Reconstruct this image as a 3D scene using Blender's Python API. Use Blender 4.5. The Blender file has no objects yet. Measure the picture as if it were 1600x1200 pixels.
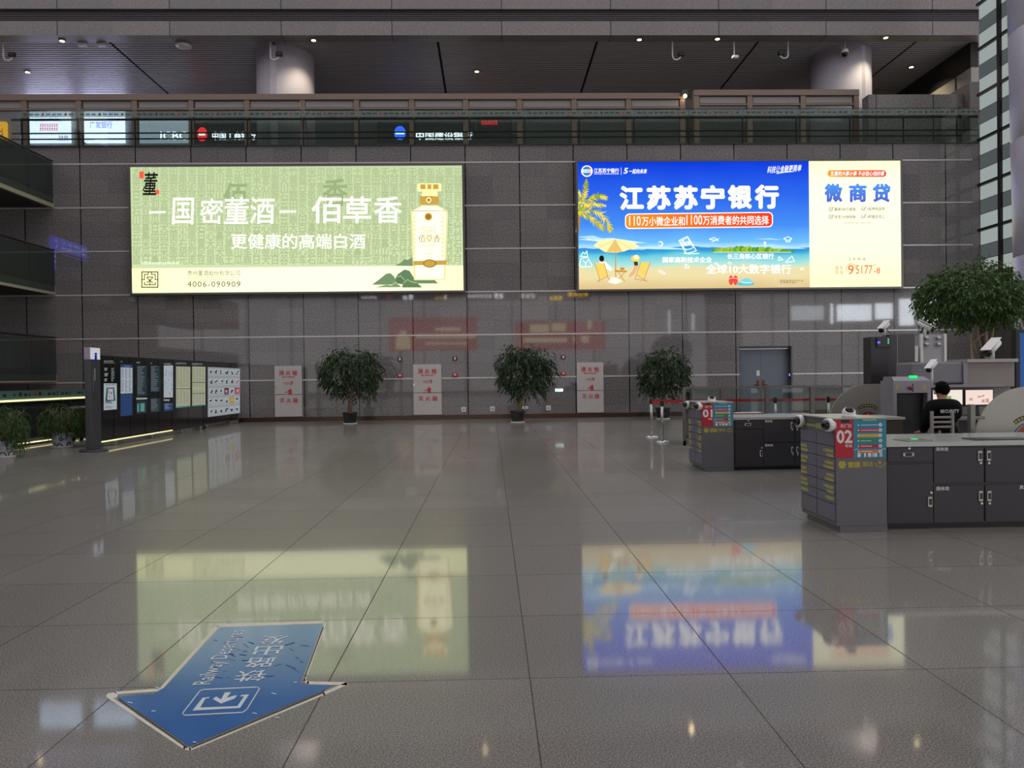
import bpy, bmesh, math, random
from mathutils import Vector, Matrix

S = bpy.context.scene
COL = S.collection
random.seed(7)

# ------------------------------------------------------------------ camera
FPX = 1200.0                                   # focal length in pixels of the 1600x1200 frame
EYE = Vector((0.0, 0.0, 1.5))
_y = Vector((-33.0, 10.0, 1200.0)).normalized()          # world +Y seen in (right, up, forward)
_z = Vector((-0.0125, 1.0, -0.00868))
_z = (_z - _y * _z.dot(_y)).normalized()
_x = _y.cross(_z)
if _x.x < 0: _x = -_x
RIGHT = Vector((_x[0], _y[0], _z[0])); UP = Vector((_x[1], _y[1], _z[1])); FWD = Vector((_x[2], _y[2], _z[2]))
cam_data = bpy.data.cameras.new('camera'); cam_data.sensor_width = 36.0; cam_data.lens = 36.0 * FPX / 1600.0
cam_data.clip_end = 500.0
cam = bpy.data.objects.new('camera', cam_data); COL.objects.link(cam)
_m = Matrix((RIGHT, UP, -FWD)).transposed().to_4x4(); _m.translation = EYE
cam.matrix_world = _m
S.camera = cam

# ------------------------------------------------------------------ world, lights, exposure
S.view_settings.view_transform = 'Standard'; S.view_settings.look = 'None'
S.view_settings.exposure = 0.0; S.view_settings.gamma = 1.0; S.view_settings.use_curve_mapping = False
S.cycles.use_denoising = True
S.cycles.max_bounces = 8; S.cycles.transparent_max_bounces = 24
S.cycles.caustics_reflective = False; S.cycles.caustics_refractive = False
W = bpy.data.worlds.new('hall_daylight'); S.world = W; W.use_nodes = True
_bg = W.node_tree.nodes['Background']
_bg.inputs[0].default_value = (0.95, 0.93, 0.96, 1); _bg.inputs[1].default_value = 1.1


def P(x, y, Y=None, X=None, Z=None):
    """Where the line of sight through pixel (x, y) meets a plane Y=, X= or Z= of the hall."""
    d = FWD * FPX + RIGHT * (x - 800.0) - UP * (y - 600.0)
    t = (Y - EYE.y) / d.y if Y is not None else (X - EYE.x) / d.x if X is not None else (Z - EYE.z) / d.z
    return EYE + d * t

# ------------------------------------------------------------------ materials
def lin(c):
    if isinstance(c, str):
        c = c.lstrip('#'); c = tuple(int(c[i:i + 2], 16) for i in (0, 2, 4))
    return tuple(((v / 255) / 12.92 if v / 255 <= 0.04045 else ((v / 255 + 0.055) / 1.055) ** 2.4) for v in c) + (1.0,)

MATS = {}
def nt(name):
    m = bpy.data.materials.new(name); m.use_nodes = True
    t = m.node_tree; t.nodes.clear()
    o = t.nodes.new('ShaderNodeOutputMaterial')
    return m, t, o

def math_(t, op, a, b=None, c=None):
    n = t.nodes.new('ShaderNodeMath'); n.operation = op
    for i, v in enumerate((a, b, c)):
        if v is None: continue
        if isinstance(v, (int, float)): n.inputs[i].default_value = v
        else: t.links.new(v, n.inputs[i])
    return n.outputs[0]

def mixc(t, f, a, b, mode='MIX'):
    n = t.nodes.new('ShaderNodeMix'); n.data_type = 'RGBA'; n.blend_type = mode
    for k, v in ((0, f), (6, a), (7, b)):
        if isinstance(v, (int, float)): n.inputs[k].default_value = v
        elif isinstance(v, tuple): n.inputs[k].default_value = v
        else: t.links.new(v, n.inputs[k])
    return n.outputs[2]

def coords(t):
    n = t.nodes.new('ShaderNodeTexCoord'); return n.outputs['Object']
def geo(t):
    n = t.nodes.new('ShaderNodeNewGeometry'); return n.outputs['Position']
def noise(t, vec, scale, detail=2.0, rough=0.5):
    n = t.nodes.new('ShaderNodeTexNoise'); n.inputs['Scale'].default_value = scale
    n.inputs['Detail'].default_value = detail; n.inputs['Roughness'].default_value = rough
    t.links.new(vec, n.inputs['Vector']); return n.outputs['Fac']
def ramp(t, f, stops):
    n = t.nodes.new('ShaderNodeValToRGB'); e = n.color_ramp.elements
    while len(e) < len(stops): e.new(0.5)
    for el, (p, c) in zip(e, stops): el.position = p; el.color = c
    t.links.new(f, n.inputs[0]); return n.outputs[0]

def M(name, color, rough=0.5, metal=0.0, var=0.08, scale=6.0, spec=0.5):
    """Plain surface with a little procedural wear in colour and gloss."""
    if name in MATS: return MATS[name]
    m, t, o = nt(name); c = lin(color)
    b = t.nodes.new('ShaderNodeBsdfPrincipled')
    n = noise(t, coords(t), scale, 3)
    lo = tuple(v * (1 - var) for v in c[:3]) + (1,); hi = tuple(min(1, v * (1 + var)) for v in c[:3]) + (1,)
    t.links.new(mixc(t, n, lo, hi), b.inputs['Base Color'])
    t.links.new(math_(t, 'MULTIPLY_ADD', n, 0.1, max(0.0, rough - 0.05)), b.inputs['Roughness'])
    b.inputs['Metallic'].default_value = metal; b.inputs['Specular IOR Level'].default_value = spec
    t.links.new(b.outputs[0], o.inputs[0]); MATS[name] = m; return m

def E(name, color, strength=1.0, sample=True):
    """Back-lit print, lamp, screen or lit window."""
    if name in MATS: return MATS[name]
    m, t, o = nt(name); e = t.nodes.new('ShaderNodeEmission')
    e.inputs[0].default_value = lin(color); e.inputs[1].default_value = strength
    t.links.new(e.outputs[0], o.inputs[0])
    m.cycles.emission_sampling = 'AUTO' if sample else 'NONE'
    MATS[name] = m; return m

def Egrad(name, axis, p0, p1, stops, strength, horizontal=None):
    """Back-lit print whose ink changes along a world axis from p0 to p1."""
    m, t, o = nt(name); e = t.nodes.new('ShaderNodeEmission')
    s = t.nodes.new('ShaderNodeSeparateXYZ'); t.links.new(geo(t), s.inputs[0])
    f = math_(t, 'DIVIDE', math_(t, 'SUBTRACT', s.outputs[axis], p0), p1 - p0)
    if horizontal:
        f = math_(t, 'ADD', f, math_(t, 'MULTIPLY', math_(t, 'SUBTRACT', noise(t, geo(t), horizontal, 4), 0.5), 0.10))
    t.links.new(ramp(t, f, [(p, lin(c)) for p, c in stops]), e.inputs[0]); e.inputs[1].default_value = strength
    t.links.new(e.outputs[0], o.inputs[0]); m.cycles.emission_sampling = 'AUTO'; MATS[name] = m; return m

def glass(name, tint, reflect=1.0, frost=0.0):
    """Thin sheet glass: sees through with a tint, mirrors by Fresnel, optionally frosted."""
    m, t, o = nt(name)
    tr = t.nodes.new('ShaderNodeBsdfTransparent'); tr.inputs[0].default_value = lin(tint)
    gl = t.nodes.new('ShaderNodeBsdfGlossy'); gl.inputs['Roughness'].default_value = 0.02
    fr = t.nodes.new('ShaderNodeFresnel'); fr.inputs[0].default_value = 1.5
    base = tr.outputs[0]
    if frost:
        df = t.nodes.new('ShaderNodeBsdfDiffuse'); df.inputs[0].default_value = lin('c8d4d0')
        mx0 = t.nodes.new('ShaderNodeMixShader'); mx0.inputs[0].default_value = frost
        t.links.new(tr.outputs[0], mx0.inputs[1]); t.links.new(df.outputs[0], mx0.inputs[2]); base = mx0.outputs[0]
    mx = t.nodes.new('ShaderNodeMixShader')
    t.links.new(math_(t, 'MULTIPLY', fr.outputs[0], reflect), mx.inputs[0])
    t.links.new(base, mx.inputs[1]); t.links.new(gl.outputs[0], mx.inputs[2])
    t.links.new(mx.outputs[0], o.inputs[0]); MATS[name] = m; return m

def line_mask(t, v, x0, period, width):
    f = math_(t, 'FRACT', math_(t, 'ADD', math_(t, 'DIVIDE', math_(t, 'SUBTRACT', v, x0), period), 0.5))
    d = math_(t, 'MULTIPLY', math_(t, 'ABSOLUTE', math_(t, 'SUBTRACT', f, 0.5)), period)
    return math_(t, 'LESS_THAN', d, width)

def cell_random(t, u, v, x0, px, y0, py):
    cx = math_(t, 'FLOOR', math_(t, 'DIVIDE', math_(t, 'SUBTRACT', u, x0), px))
    cy = math_(t, 'FLOOR', math_(t, 'DIVIDE', math_(t, 'SUBTRACT', v, y0), py))
    cb = t.nodes.new('ShaderNodeCombineXYZ'); t.links.new(cx, cb.inputs[0]); t.links.new(cy, cb.inputs[1])
    w = t.nodes.new('ShaderNodeTexWhiteNoise'); t.links.new(cb.outputs[0], w.inputs[0]); return w.outputs[0]

def granite_floor():
    m, t, o = nt('polished_floor_granite'); p = geo(t)
    s = t.nodes.new('ShaderNodeSeparateXYZ'); t.links.new(p, s.inputs[0])
    b = t.nodes.new('ShaderNodeBsdfPrincipled')
    g1 = noise(t, p, 130, 4, 0.75); g2 = noise(t, p, 330, 2, 0.6); big = noise(t, p, 0.6, 3)
    g = math_(t, 'ADD', math_(t, 'MULTIPLY', g1, 0.7), math_(t, 'MULTIPLY', g2, 0.3))
    c = ramp(t, g, [(0.34, lin('2c2a28')), (0.46, lin('6f6b66')), (0.55, lin('908b84')), (0.66, lin('cbc6be'))])
    r = cell_random(t, s.outputs[0], s.outputs[1], 0.175, 1.0, 0.81, 1.0)
    c = mixc(t, 1.0, c, ramp(t, r, [(0.0, (0.86, 0.86, 0.86, 1)), (1.0, (1, 1, 1, 1))]), 'MULTIPLY')
    j = math_(t, 'MAXIMUM', line_mask(t, s.outputs[0], 0.175, 1.0, 0.0032), line_mask(t, s.outputs[1], 0.81, 1.0, 0.0032))
    c = mixc(t, j, c, lin('2a2624'))
    bp = t.nodes.new('ShaderNodeBump'); bp.inputs['Strength'].default_value = 0.008; bp.inputs['Distance'].default_value = 0.002
    t.links.new(g1, bp.inputs['Height'])
    b2 = t.nodes.new('ShaderNodeBsdfPrincipled')                # coarse grains between the polished ones
    for n, r0, io in ((b, 0.045, 4.6), (b2, 0.28, 2.6)):
        t.links.new(c, n.inputs['Base Color']); n.inputs['IOR'].default_value = io
        t.links.new(math_(t, 'ADD', math_(t, 'MULTIPLY_ADD', big, 0.05, r0 - 0.02), math_(t, 'MULTIPLY', j, 0.4)), n.inputs['Roughness'])
        t.links.new(bp.outputs[0], n.inputs['Normal'])
    mx = t.nodes.new('ShaderNodeMixShader')
    t.links.new(math_(t, 'MULTIPLY_ADD', math_(t, 'SUBTRACT', g, 0.5), 2.2, 0.45), mx.inputs[0])
    t.links.new(b.outputs[0], mx.inputs[1]); t.links.new(b2.outputs[0], mx.inputs[2])
    dj = t.nodes.new('ShaderNodeBsdfDiffuse'); dj.inputs[0].default_value = lin('3a3632'); b = t.nodes.new('ShaderNodeMixShader')
    t.links.new(math_(t, 'MULTIPLY', j, 0.8), b.inputs[0]); t.links.new(mx.outputs[0], b.inputs[1]); t.links.new(dj.outputs[0], b.inputs[2])
    t.links.new(b.outputs[0], o.inputs[0]); return m

def granite_wall(name, dark, light, x0, px, z0, pz, axis=0, rough=0.035, half=True, ior=1.5):
    m, t, o = nt(name); p = geo(t)
    s = t.nodes.new('ShaderNodeSeparateXYZ'); t.links.new(p, s.inputs[0])
    u, v = s.outputs[axis], s.outputs[2]
    b = t.nodes.new('ShaderNodeBsdfPrincipled')
    g = noise(t, p, 26, 4, 0.7)
    c = ramp(t, g, [(0.34, lin(dark)), (0.64, lin(light))])
    r = cell_random(t, u, v, x0, px / 2, z0, pz)
    c = mixc(t, 1.0, c, ramp(t, r, [(0.0, (0.80, 0.80, 0.82, 1)), (1.0, (1, 1, 1, 1))]), 'MULTIPLY')
    j = line_mask(t, u, x0, px, 0.018)
    if half:
        h = math_(t, 'MAXIMUM', line_mask(t, u, x0, px / 2, 0.008), line_mask(t, v, z0, pz, 0.008))
        c = mixc(t, math_(t, 'MULTIPLY', h, 0.2), c, (0.006, 0.006, 0.006, 1))
    c = mixc(t, j, c, (0.005, 0.005, 0.005, 1))
    t.links.new(c, b.inputs['Base Color'])
    t.links.new(math_(t, 'MULTIPLY_ADD', g, 0.04, rough - 0.02), b.inputs['Roughness']); b.inputs['IOR'].default_value = ior
    t.links.new(b.outputs[0], o.inputs[0]); return m

# ------------------------------------------------------------------ mesh builder
_glyphs = {}
def glyph_mesh(body, bold=0.0, align='CENTER', spacing=1.0, line=1.0):
    key = (body, spacing, line)
    if key in _glyphs: return _glyphs[key]
    c = bpy.data.curves.new('lettering', 'FONT'); c.body = body; c.space_character = spacing; c.space_line = line
    c.resolution_u = 2; c.fill_mode = 'BOTH'
    o = bpy.data.objects.new('lettering', c); COL.objects.link(o)
    dg = bpy.context.evaluated_depsgraph_get(); dg.update()
    me = bpy.data.meshes.new_from_object(o.evaluated_get(dg))
    vs = [(v.co.x, v.co.y) for v in me.vertices]; fs = [tuple(p.vertices) for p in me.polygons]
    bpy.data.objects.remove(o); bpy.data.curves.remove(c); bpy.data.meshes.remove(me)
    x0 = min(v[0] for v in vs); x1 = max(v[0] for v in vs); y0 = min(v[1] for v in vs); y1 = max(v[1] for v in vs)
    vs = [((x - x0) / (x1 - x0), (y - y0) / max(1e-6, (y1 - y0))) for x, y in vs]
    _glyphs[key] = (vs, fs, (x1 - x0) / max(1e-6, (y1 - y0))); return _glyphs[key]

class MB:
    """Collects shapes in world coordinates; build() links them as one mesh object."""
    def __init__(s): s.v = []; s.f = []; s.mi = []; s.mats = []; s.cur = 0; s.sm = []
    def mat(s, m):
        if m not in s.mats: s.mats.append(m)
        s.cur = s.mats.index(m); return s
    def add(s, vs, fs, smooth=False):
        n = len(s.v); s.v += [tuple(v) for v in vs]
        for f in fs: s.f.append(tuple(i + n for i in f)); s.mi.append(s.cur); s.sm.append(smooth)
        return s
    def box(s, x0, x1, y0, y1, z0, z1, rot=None):
        vs = [Vector((x, y, z)) for x in (x0, x1) for y in (y0, y1) for z in (z0, z1)]
        if rot:
            c = Vector(((x0 + x1) / 2, (y0 + y1) / 2, (z0 + z1) / 2)) if len(rot) == 2 else Vector(rot[2])
            R = Matrix.Rotation(rot[1], 3, rot[0]); vs = [c + R @ (v - c) for v in vs]
        return s.add(vs, [(0, 1, 3, 2), (4, 6, 7, 5), (0, 4, 5, 1), (2, 3, 7, 6), (0, 2, 6, 4), (1, 5, 7, 3)])
    def rbox(s, x0, x1, y0, y1, z0, z1, r=0.02, seg=2, rot=None):
        bm = bmesh.new(); bmesh.ops.create_cube(bm, size=1)
        for v in bm.verts: v.co = Vector((x0 + (v.co.x + .5) * (x1 - x0), y0 + (v.co.y + .5) * (y1 - y0), z0 + (v.co.z + .5) * (z1 - z0)))
        bmesh.ops.bevel(bm, geom=bm.edges[:], offset=r, segments=seg, affect='EDGES', profile=0.5)
        if rot:
            c = Vector(((x0 + x1) / 2, (y0 + y1) / 2, (z0 + z1) / 2)); R = Matrix.Rotation(rot[1], 3, rot[0])
            for v in bm.verts: v.co = c + R @ (v.co - c)
        bm.verts.index_update(); vs = [v.co.copy() for v in bm.verts]; fs = [tuple(v.index for v in f.verts) for f in bm.faces]; bm.free()
        return s.add(vs, fs)
    def tube(s, pts, r, n=10, caps=True):
        pts = [Vector(p) for p in pts]; rs = r if isinstance(r, (list, tuple)) else [r] * len(pts)
        rings = []; prev = None
        for i, p in enumerate(pts):
            d = (pts[min(i + 1, len(pts) - 1)] - pts[max(i - 1, 0)]).normalized()
            a = prev if prev is not None else (Vector((0, 0, 1)) if abs(d.z) < 0.9 else Vector((1, 0, 0)))
            u = (a - d * a.dot(d)).normalized(); prev = u; w = d.cross(u)
            rings.append([p + (u * math.cos(2 * math.pi * k / n) + w * math.sin(2 * math.pi * k / n)) * rs[i] for k in range(n)])
        vs = [v for rg in rings for v in rg]; fs = []
        for i in range(len(pts) - 1):
            for k in range(n):
                fs.append((i * n + k, i * n + (k + 1) % n, (i + 1) * n + (k + 1) % n, (i + 1) * n + k))
        if caps: fs += [tuple(reversed(range(n))), tuple(range((len(pts) - 1) * n, len(pts) * n))]
        return s.add(vs, fs, True)
    def lathe(s, c, prof, n=24, axis='Z', smooth=True):
        """prof: list of (radius, height) around a point c; axis Z, or any vector."""
        c = Vector(c); q = Vector((0, 0, 1)).rotation_difference(Vector(axis)) if not isinstance(axis, str) else None
        vs = []
        for r, h in prof:
            for k in range(n):
                a = 2 * math.pi * k / n; v = Vector((r * math.cos(a), r * math.sin(a), h))
                vs.append(c + (q @ v if q else v))
        fs = []
        for i in range(len(prof) - 1):
            for k in range(n): fs.append((i * n + k, i * n + (k + 1) % n, (i + 1) * n + (k + 1) % n, (i + 1) * n + k))
        fs += [tuple(reversed(range(n))), tuple(range((len(prof) - 1) * n, len(prof) * n))]
        return s.add(vs, fs, smooth)
    def ball(s, c, rx, ry=None, rz=None, n=16, h=10):
        ry = ry or rx; rz = rz or rx; c = Vector(c); vs = [c + Vector((0, 0, rz))]
        for i in range(1, h):
            for k in range(n):
                a = math.pi * i / h; b = 2 * math.pi * k / n
                vs.append(c + Vector((rx * math.sin(a) * math.cos(b), ry * math.sin(a) * math.sin(b), rz * math.cos(a))))
        vs.append(c - Vector((0, 0, rz))); fs = [(0, 1 + k, 1 + (k + 1) % n) for k in range(n)]
        for i in range(h - 2):
            for k in range(n): a = 1 + i * n; fs.append((a + k, a + n + k, a + n + (k + 1) % n, a + (k + 1) % n))
        L = len(vs) - 1; a = 1 + (h - 2) * n
        fs += [(L, a + (k + 1) % n, a + k) for k in range(n)]
        return s.add(vs, fs, True)
    def poly3(s, pts): return s.add(pts, [tuple(range(len(pts)))])
    def prism(s, pts, d):
        """polygon (3D points) given thickness along vector d"""
        n = len(pts); d = Vector(d); pts = [Vector(p) for p in pts]
        vs = pts + [p + d for p in pts]
        return s.add(vs, [tuple(range(n)), tuple(reversed(range(n, 2 * n)))] + [(i, i + n, (i + 1) % n + n, (i + 1) % n) for i in range(n)])
    # ---- flat print on a plane, described by a map from (u, v) to 3D
    def text(s, body, O, U, V, bold=0.0, spacing=1.0, line=1.0):
        vs, fs, asp = glyph_mesh(body, bold, spacing=spacing, line=line)
        n = body.count('\n') + 1
        bv = bold * .9 / n; bu = bv * U.length and bold * .9 / max(1.0, asp * n)
        lift = U.cross(V).normalized() * 0.00008
        for k, (du, dv) in enumerate(((0, 0), (-1, 0), (1, 0), (0, -1), (0, 1), (-.7, -.7), (.7, .7), (-.7, .7), (.7, -.7)) if bold else ((0, 0),)):
            s.add([O + lift * k + U * (bu + u * (1 - 2 * bu) + du * bu) + V * (bv + v * (1 - 2 * bv) + dv * bv) for u, v in vs], fs)
        return s

class Sheet:
    """A flat printed sheet on plane Y=const or X=const or Z=const; draws in pixel coordinates of the photograph."""
    def __init__(s, mb, lift, **plane):
        s.mb = mb; s.plane = plane
        s.n = Vector((0, -1, 0)) if 'Y' in plane else (Vector((1, 0, 0)) if 'X' in plane else Vector((0, 0, 1)))
        if 'X' in plane and plane['X'] > 0: s.n = Vector((-1, 0, 0))
        s.lift = lift
    def p(s, x, y, layer=1): return P(x, y, **s.plane) + s.n * (s.lift * layer)
    def poly(s, m, pts, layer=1): s.mb.mat(m).poly3([s.p(x, y, layer) for x, y in pts]); return s
    def rect(s, m, x0, y0, x1, y1, layer=1): return s.poly(m, [(x0, y0), (x1, y0), (x1, y1), (x0, y1)], layer)
    def ell(s, m, cx, cy, rx, ry, layer=1, n=24, a0=0, a1=360):
        return s.poly(m, [(cx + rx * math.cos(math.radians(a0 + (a1 - a0) * k / n)), cy - ry * math.sin(math.radians(a0 + (a1 - a0) * k / n))) for k in range(n + (1 if a1 - a0 < 360 else 0))], layer)
    def pill(s, m, x0, y0, x1, y1, r=None, layer=1, tilt=0):
        r = r or (y1 - y0) / 2; pts = []
        for cx, cy, a in ((x1 - r, y0 + r, 90), (x0 + r, y0 + r, 180), (x0 + r, y1 - r, 270), (x1 - r, y1 - r, 0)):
            if a == 90: rng = [90 - 15 * k for k in range(7)]
        pts += [(x1 - r + r * math.cos(math.radians(a)), y0 + r - r * math.sin(math.radians(a))) for a in range(0, 91, 15)]
        pts += [(x0 + r + r * math.cos(math.radians(a)), y0 + r - r * math.sin(math.radians(a))) for a in range(90, 181, 15)]
        pts += [(x0 + r + r * math.cos(math.radians(a)), y1 - r - r * math.sin(math.radians(a))) for a in range(180, 271, 15)]
        pts += [(x1 - r + r * math.cos(math.radians(a)), y1 - r - r * math.sin(math.radians(a))) for a in range(270, 361, 15)]
        cx = (x0 + x1) / 2
        return s.poly(m, [(x, y + tilt * (x - cx)) for x, y in pts], layer)
    def stroke(s, m, pts, w, layer=1, closed=False):
        if closed: pts = list(pts) + [pts[0]]
        s.mb.mat(m)
        for (xa, ya), (xb, yb) in zip(pts, pts[1:]):
            L = math.hypot(xb - xa, yb - ya) or 1; nx, ny = -(yb - ya) / L * w / 2, (xb - xa) / L * w / 2
            ex, ey = (xb - xa) / L * w * .3, (yb - ya) / L * w * .3
            s.mb.poly3([s.p(*q, layer) for q in ((xa + nx - ex, ya + ny - ey), (xb + nx + ex, yb + ny + ey), (xb - nx + ex, yb - ny + ey), (xa - nx - ex, ya - ny - ey))])
        return s
    def text(s, m, body, x0, y0, x1, y1, bold=0.0, layer=2, spacing=1.0, line=1.0, tilt=0.0, skew=0.0):
        dy = tilt * (x1 - x0)
        O = s.p(x0, y1, layer); U = s.p(x1, y1 + dy, layer) - O; V = s.p(x0 + skew * (y1 - y0), y0, layer) - O
        s.mb.mat(m).text(body, O, U, V, bold, spacing, line); return s

def build(mb, name, mat=None, parent=None, kind=None, label=None, cat=None, group=None, bevel=0.0):
    root = Vector((0, 0, 0)); p = parent
    while p is not None: root += p.location; p = p.parent
    if parent is None and mb.v and kind != 'structure':
        xs, ys, zs = zip(*mb.v); root = Vector(((min(xs) + max(xs)) / 2, (min(ys) + max(ys)) / 2, min(zs)))
    me = bpy.data.meshes.new(name)
    me.from_pydata([tuple(Vector(v) - root) for v in mb.v], [], mb.f)
    if mat is not None and not mb.mats: me.materials.append(mat)
    elif mat is not None and mb.mats: me.materials.append(mb.mats[0]); [me.materials.append(x) for x in mb.mats[1:]]
    else: [me.materials.append(x) for x in mb.mats]
    me.polygons.foreach_set('material_index', mb.mi); me.polygons.foreach_set('use_smooth', mb.sm); me.update()
    o = bpy.data.objects.new(name, me); COL.objects.link(o)
    if parent is not None: o.parent = parent
    else: o.location = root
    if bevel:
        b = o.modifiers.new('edge', 'BEVEL'); b.width = bevel; b.segments = 2; b.limit_method = 'ANGLE'
    if kind: o['kind'] = kind
    if label: o['label'] = label
    if cat: o['category'] = cat
    if group: o['group'] = group
    return o

def thing(name, label, cat, loc, group=None):
    o = bpy.data.objects.new(name, None); COL.objects.link(o); o.location = Vector(loc); o.empty_display_size = 0.2
    o['label'] = label; o['category'] = cat
    if group: o['group'] = group
    return o

# ------------------------------------------------------------------ common surfaces
WALL_Y = 28.0
m_floor = granite_floor()
m_wall = granite_wall('polished_wall_granite', '4f4c4b', '9b9695', P(813.5, 420, Y=WALL_Y).x, 1.97, 1.50, 0.522)
m_fascia = granite_wall('fascia_granite', '645e5c', '918a88', 0.6, 4.3, 1.0, 60, rough=0.35, half=False)
m_black = M('matt_black', '141416', 0.5)
m_darkgrey = M('charcoal_metal', '303033', 0.4)
m_grey = M('grey_paint', '77777a', 0.45)
m_steel = M('brushed_steel', 'a9a9a6', 0.3, 1.0)
m_chrome = M('polished_chrome', 'd8d8d8', 0.12, 1.0)
m_white = M('white_plastic', 'dededc', 0.4)
m_dome = M('glossy_black_dome', '050506', 0.05)
m_rail = M('bronze_rail', '3c3a36', 0.4, 0.6)
g_clear = glass('clear_sheet_glass', 'eef4f0')
g_green = glass('green_edge_glass', 'dfe6e1', 0.8)
g_dark = glass('dark_green_glass', '94a59c', 0.8, 0.05)
g_frost = glass('frosted_strip', 'd4dcd8', 0.8, 0.22)

# ------------------------------------------------------------------ setting: floor, walls, ceilings
b = MB().box(-34, 34, -14, 36.6, -0.3, 0.0); build(b, 'floor', m_floor, kind='structure')

dx0, dx1 = P(1156, 600, Y=WALL_Y).x, P(1239, 600, Y=WALL_Y).x
dz = P(1197, 541, Y=WALL_Y).z
wtop = P(800, 226.5, Y=WALL_Y).z
b = MB(); b.box(-30, dx0, WALL_Y, WALL_Y + 0.5, 0, wtop); b.box(dx1, 18.4, WALL_Y, WALL_Y + 0.5, 0, wtop); b.box(dx0, dx1, WALL_Y, WALL_Y + 0.5, dz, wtop)
build(b, 'wall_back', m_wall, kind='structure')
# light metal strips let into the stone
m_strip = M('pale_metal_strip', 'c8c4c0', 0.3, 0.3)
strips = [1.50, 3.066, 4.632, 6.198, 7.764, 9.33]
bxa0, bxa1 = P(201, 350, Y=27.75).x, P(727, 350, Y=27.75).x
bxb0, bxb1 = P(900, 350, Y=27.75).x, P(1411, 350, Y=27.75).x
for i, z in enumerate(strips):
    b = MB()
    spans = [(-30, 17.9)] if z > 2.6 else [(-30, dx0), (dx1, 17.9)]
    for x0, x1 in spans: b.box(x0, x1, WALL_Y - 0.012, WALL_Y + 0.01, z - 0.025, z + 0.025)
    build(b, f'trim_{i + 1}', m_strip, kind='structure')
b = MB(); b.box(-30, dx0, WALL_Y - 0.05, WALL_Y, 0, 0.16); b.box(dx1, 17.9, WALL_Y - 0.05, WALL_Y, 0, 0.16)
build(b, 'baseboard_back', M('bronze_skirting', '4a3a30', 0.25, 0.6), kind='structure')
# gallery floor behind the top of the wall
MEZ = wtop
b = MB().box(-30, 24, WALL_Y, 37.5, MEZ - 0.02, MEZ + 0.05); build(b, 'floor_gallery', M('gallery_floor_stone', '8a8680', 0.35), kind='structure')
# fascia of the storey above and its recessed grille band
FY = 30.3
fz0 = P(800, 55, Y=FY).z; fz1 = P(800, 33, Y=FY).z; fz2 = P(800, 14, Y=FY).z
b = MB(); b.box(-30, 24, FY, FY + 0.6, fz0, fz1); b.box(-30, 24, FY, FY + 0.6, fz2, fz2 + 9)
build(b, 'wall_upper', m_fascia, kind='structure')
b = MB(); b.box(-30, 24, FY + 0.3, FY + 0.55, fz1, fz2)
n = 6
for k in range(n):
    z = fz1 + (k + 0.5) * (fz2 - fz1) / n; b.box(-30, 24, FY + 0.12, FY + 0.35, z - 0.022, z + 0.022)
build(b, 'trim_grille', M('dark_grille_metal', '4c484b', 0.5), kind='structure')
# slatted ceiling of the gallery
b = MB().box(-30, 24, FY + 0.6, 37.6, fz0 + 0.35, fz0 + 0.45)
build(b, 'ceiling', M('ceiling_void_black', '0c0c0d', 0.8), kind='structure')
b = MB(); y = FY + 0.1
seams = [P(x, 60, Z=fz0).x for x in (163, 422, 683, 935, 1190, 1440)]
ends = [-30] + seams + [24]
while y < 37.4:
    for x0, x1 in zip(ends, ends[1:]):
        if y > 29: b.box(x0 + 0.05, x1 - 0.05, y, y + 0.115, fz0 + 0.03, fz0 + 0.05)
    y += 0.20
build(b, 'ceiling_slats', M('ceiling_slat_metal', 'aaa6ac', 0.45, 0.1), kind='structure')
RX_ = P(1529, 300, Y=WALL_Y).x
b = MB().box(-30, 24, 37.4, 37.7, MEZ, fz0 + 0.4); build(b, 'wall_gallery', M('shop_wall_grey', 'b0aeae', 0.6), kind='structure')

b = MB().mat(M('gallery_end_panel', '9c9890', .4)).box(19.8, 20.1, FY + .7, 37.4, MEZ, fz0 - 1.0); b.mat(m_black).box(19.78, 20.1, FY + .7, 37.4, fz0 - 1.0, fz0 + .02)
for k in range(3): b.mat(m_black).box(19.77, 19.8, 32.0 + 2 * k, 32.06 + 2 * k, MEZ, fz0 - 1.0)
build(b, 'wall_gallery_end', kind='structure')
b = MB().box(RX_ + .02, 20.1, WALL_Y + .5, FY + .7, MEZ, MEZ + 2.45); build(b, 'wall_gallery_return', M('return_stone', '55514f', .4), kind='structure')
# right wall of striped glazing
RX = P(1529, 300, Y=WALL_Y).x
b = MB(); b.box(RX, RX + 0.4, 25.4, WALL_Y + 0.5, 0, P(1534, 432, Y=WALL_Y).z)
build(b, 'wall_right', M('dark_stone_right', '4d4a48', 0.3), kind='structure')
m_paneW = E('daylit_frosted_pane', 'a4aeac', 0.85); m_paneG = E('grey_frosted_pane', '5a6062', 0.75)  # white and grey panes alternate; daylight through them is set as emission
m_mull = M('black_mullion', '171618', 0.4)
zb = P(1534, 432, Y=WALL_Y).z; per = 1.66; LEAN = 0.0
frames = MB(); panesW = MB(); panesG = MB(); z = zb; k = 0
while z < 18:
    for y0, y1 in ((26.85, 27.95), (25.55, 26.70)):
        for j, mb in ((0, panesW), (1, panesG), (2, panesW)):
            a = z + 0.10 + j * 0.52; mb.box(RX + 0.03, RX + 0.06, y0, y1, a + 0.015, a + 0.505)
    frames.box(RX - 0.05, RX + 0.12, 25.4, WALL_Y, z, z + 0.09); z += per
for y0 in (26.70, 25.40): frames.box(RX - 0.06, RX + 0.12, y0, y0 + 0.15, zb, z)
frames.box(RX + 0.06, RX + 0.12, 25.4, WALL_Y, zb, z)
w = build(frames, 'window_1', m_mull, kind='structure'); build(panesW, 'pane', m_paneW, w); build(panesG, 'pane_band', m_paneG, w)
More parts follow.
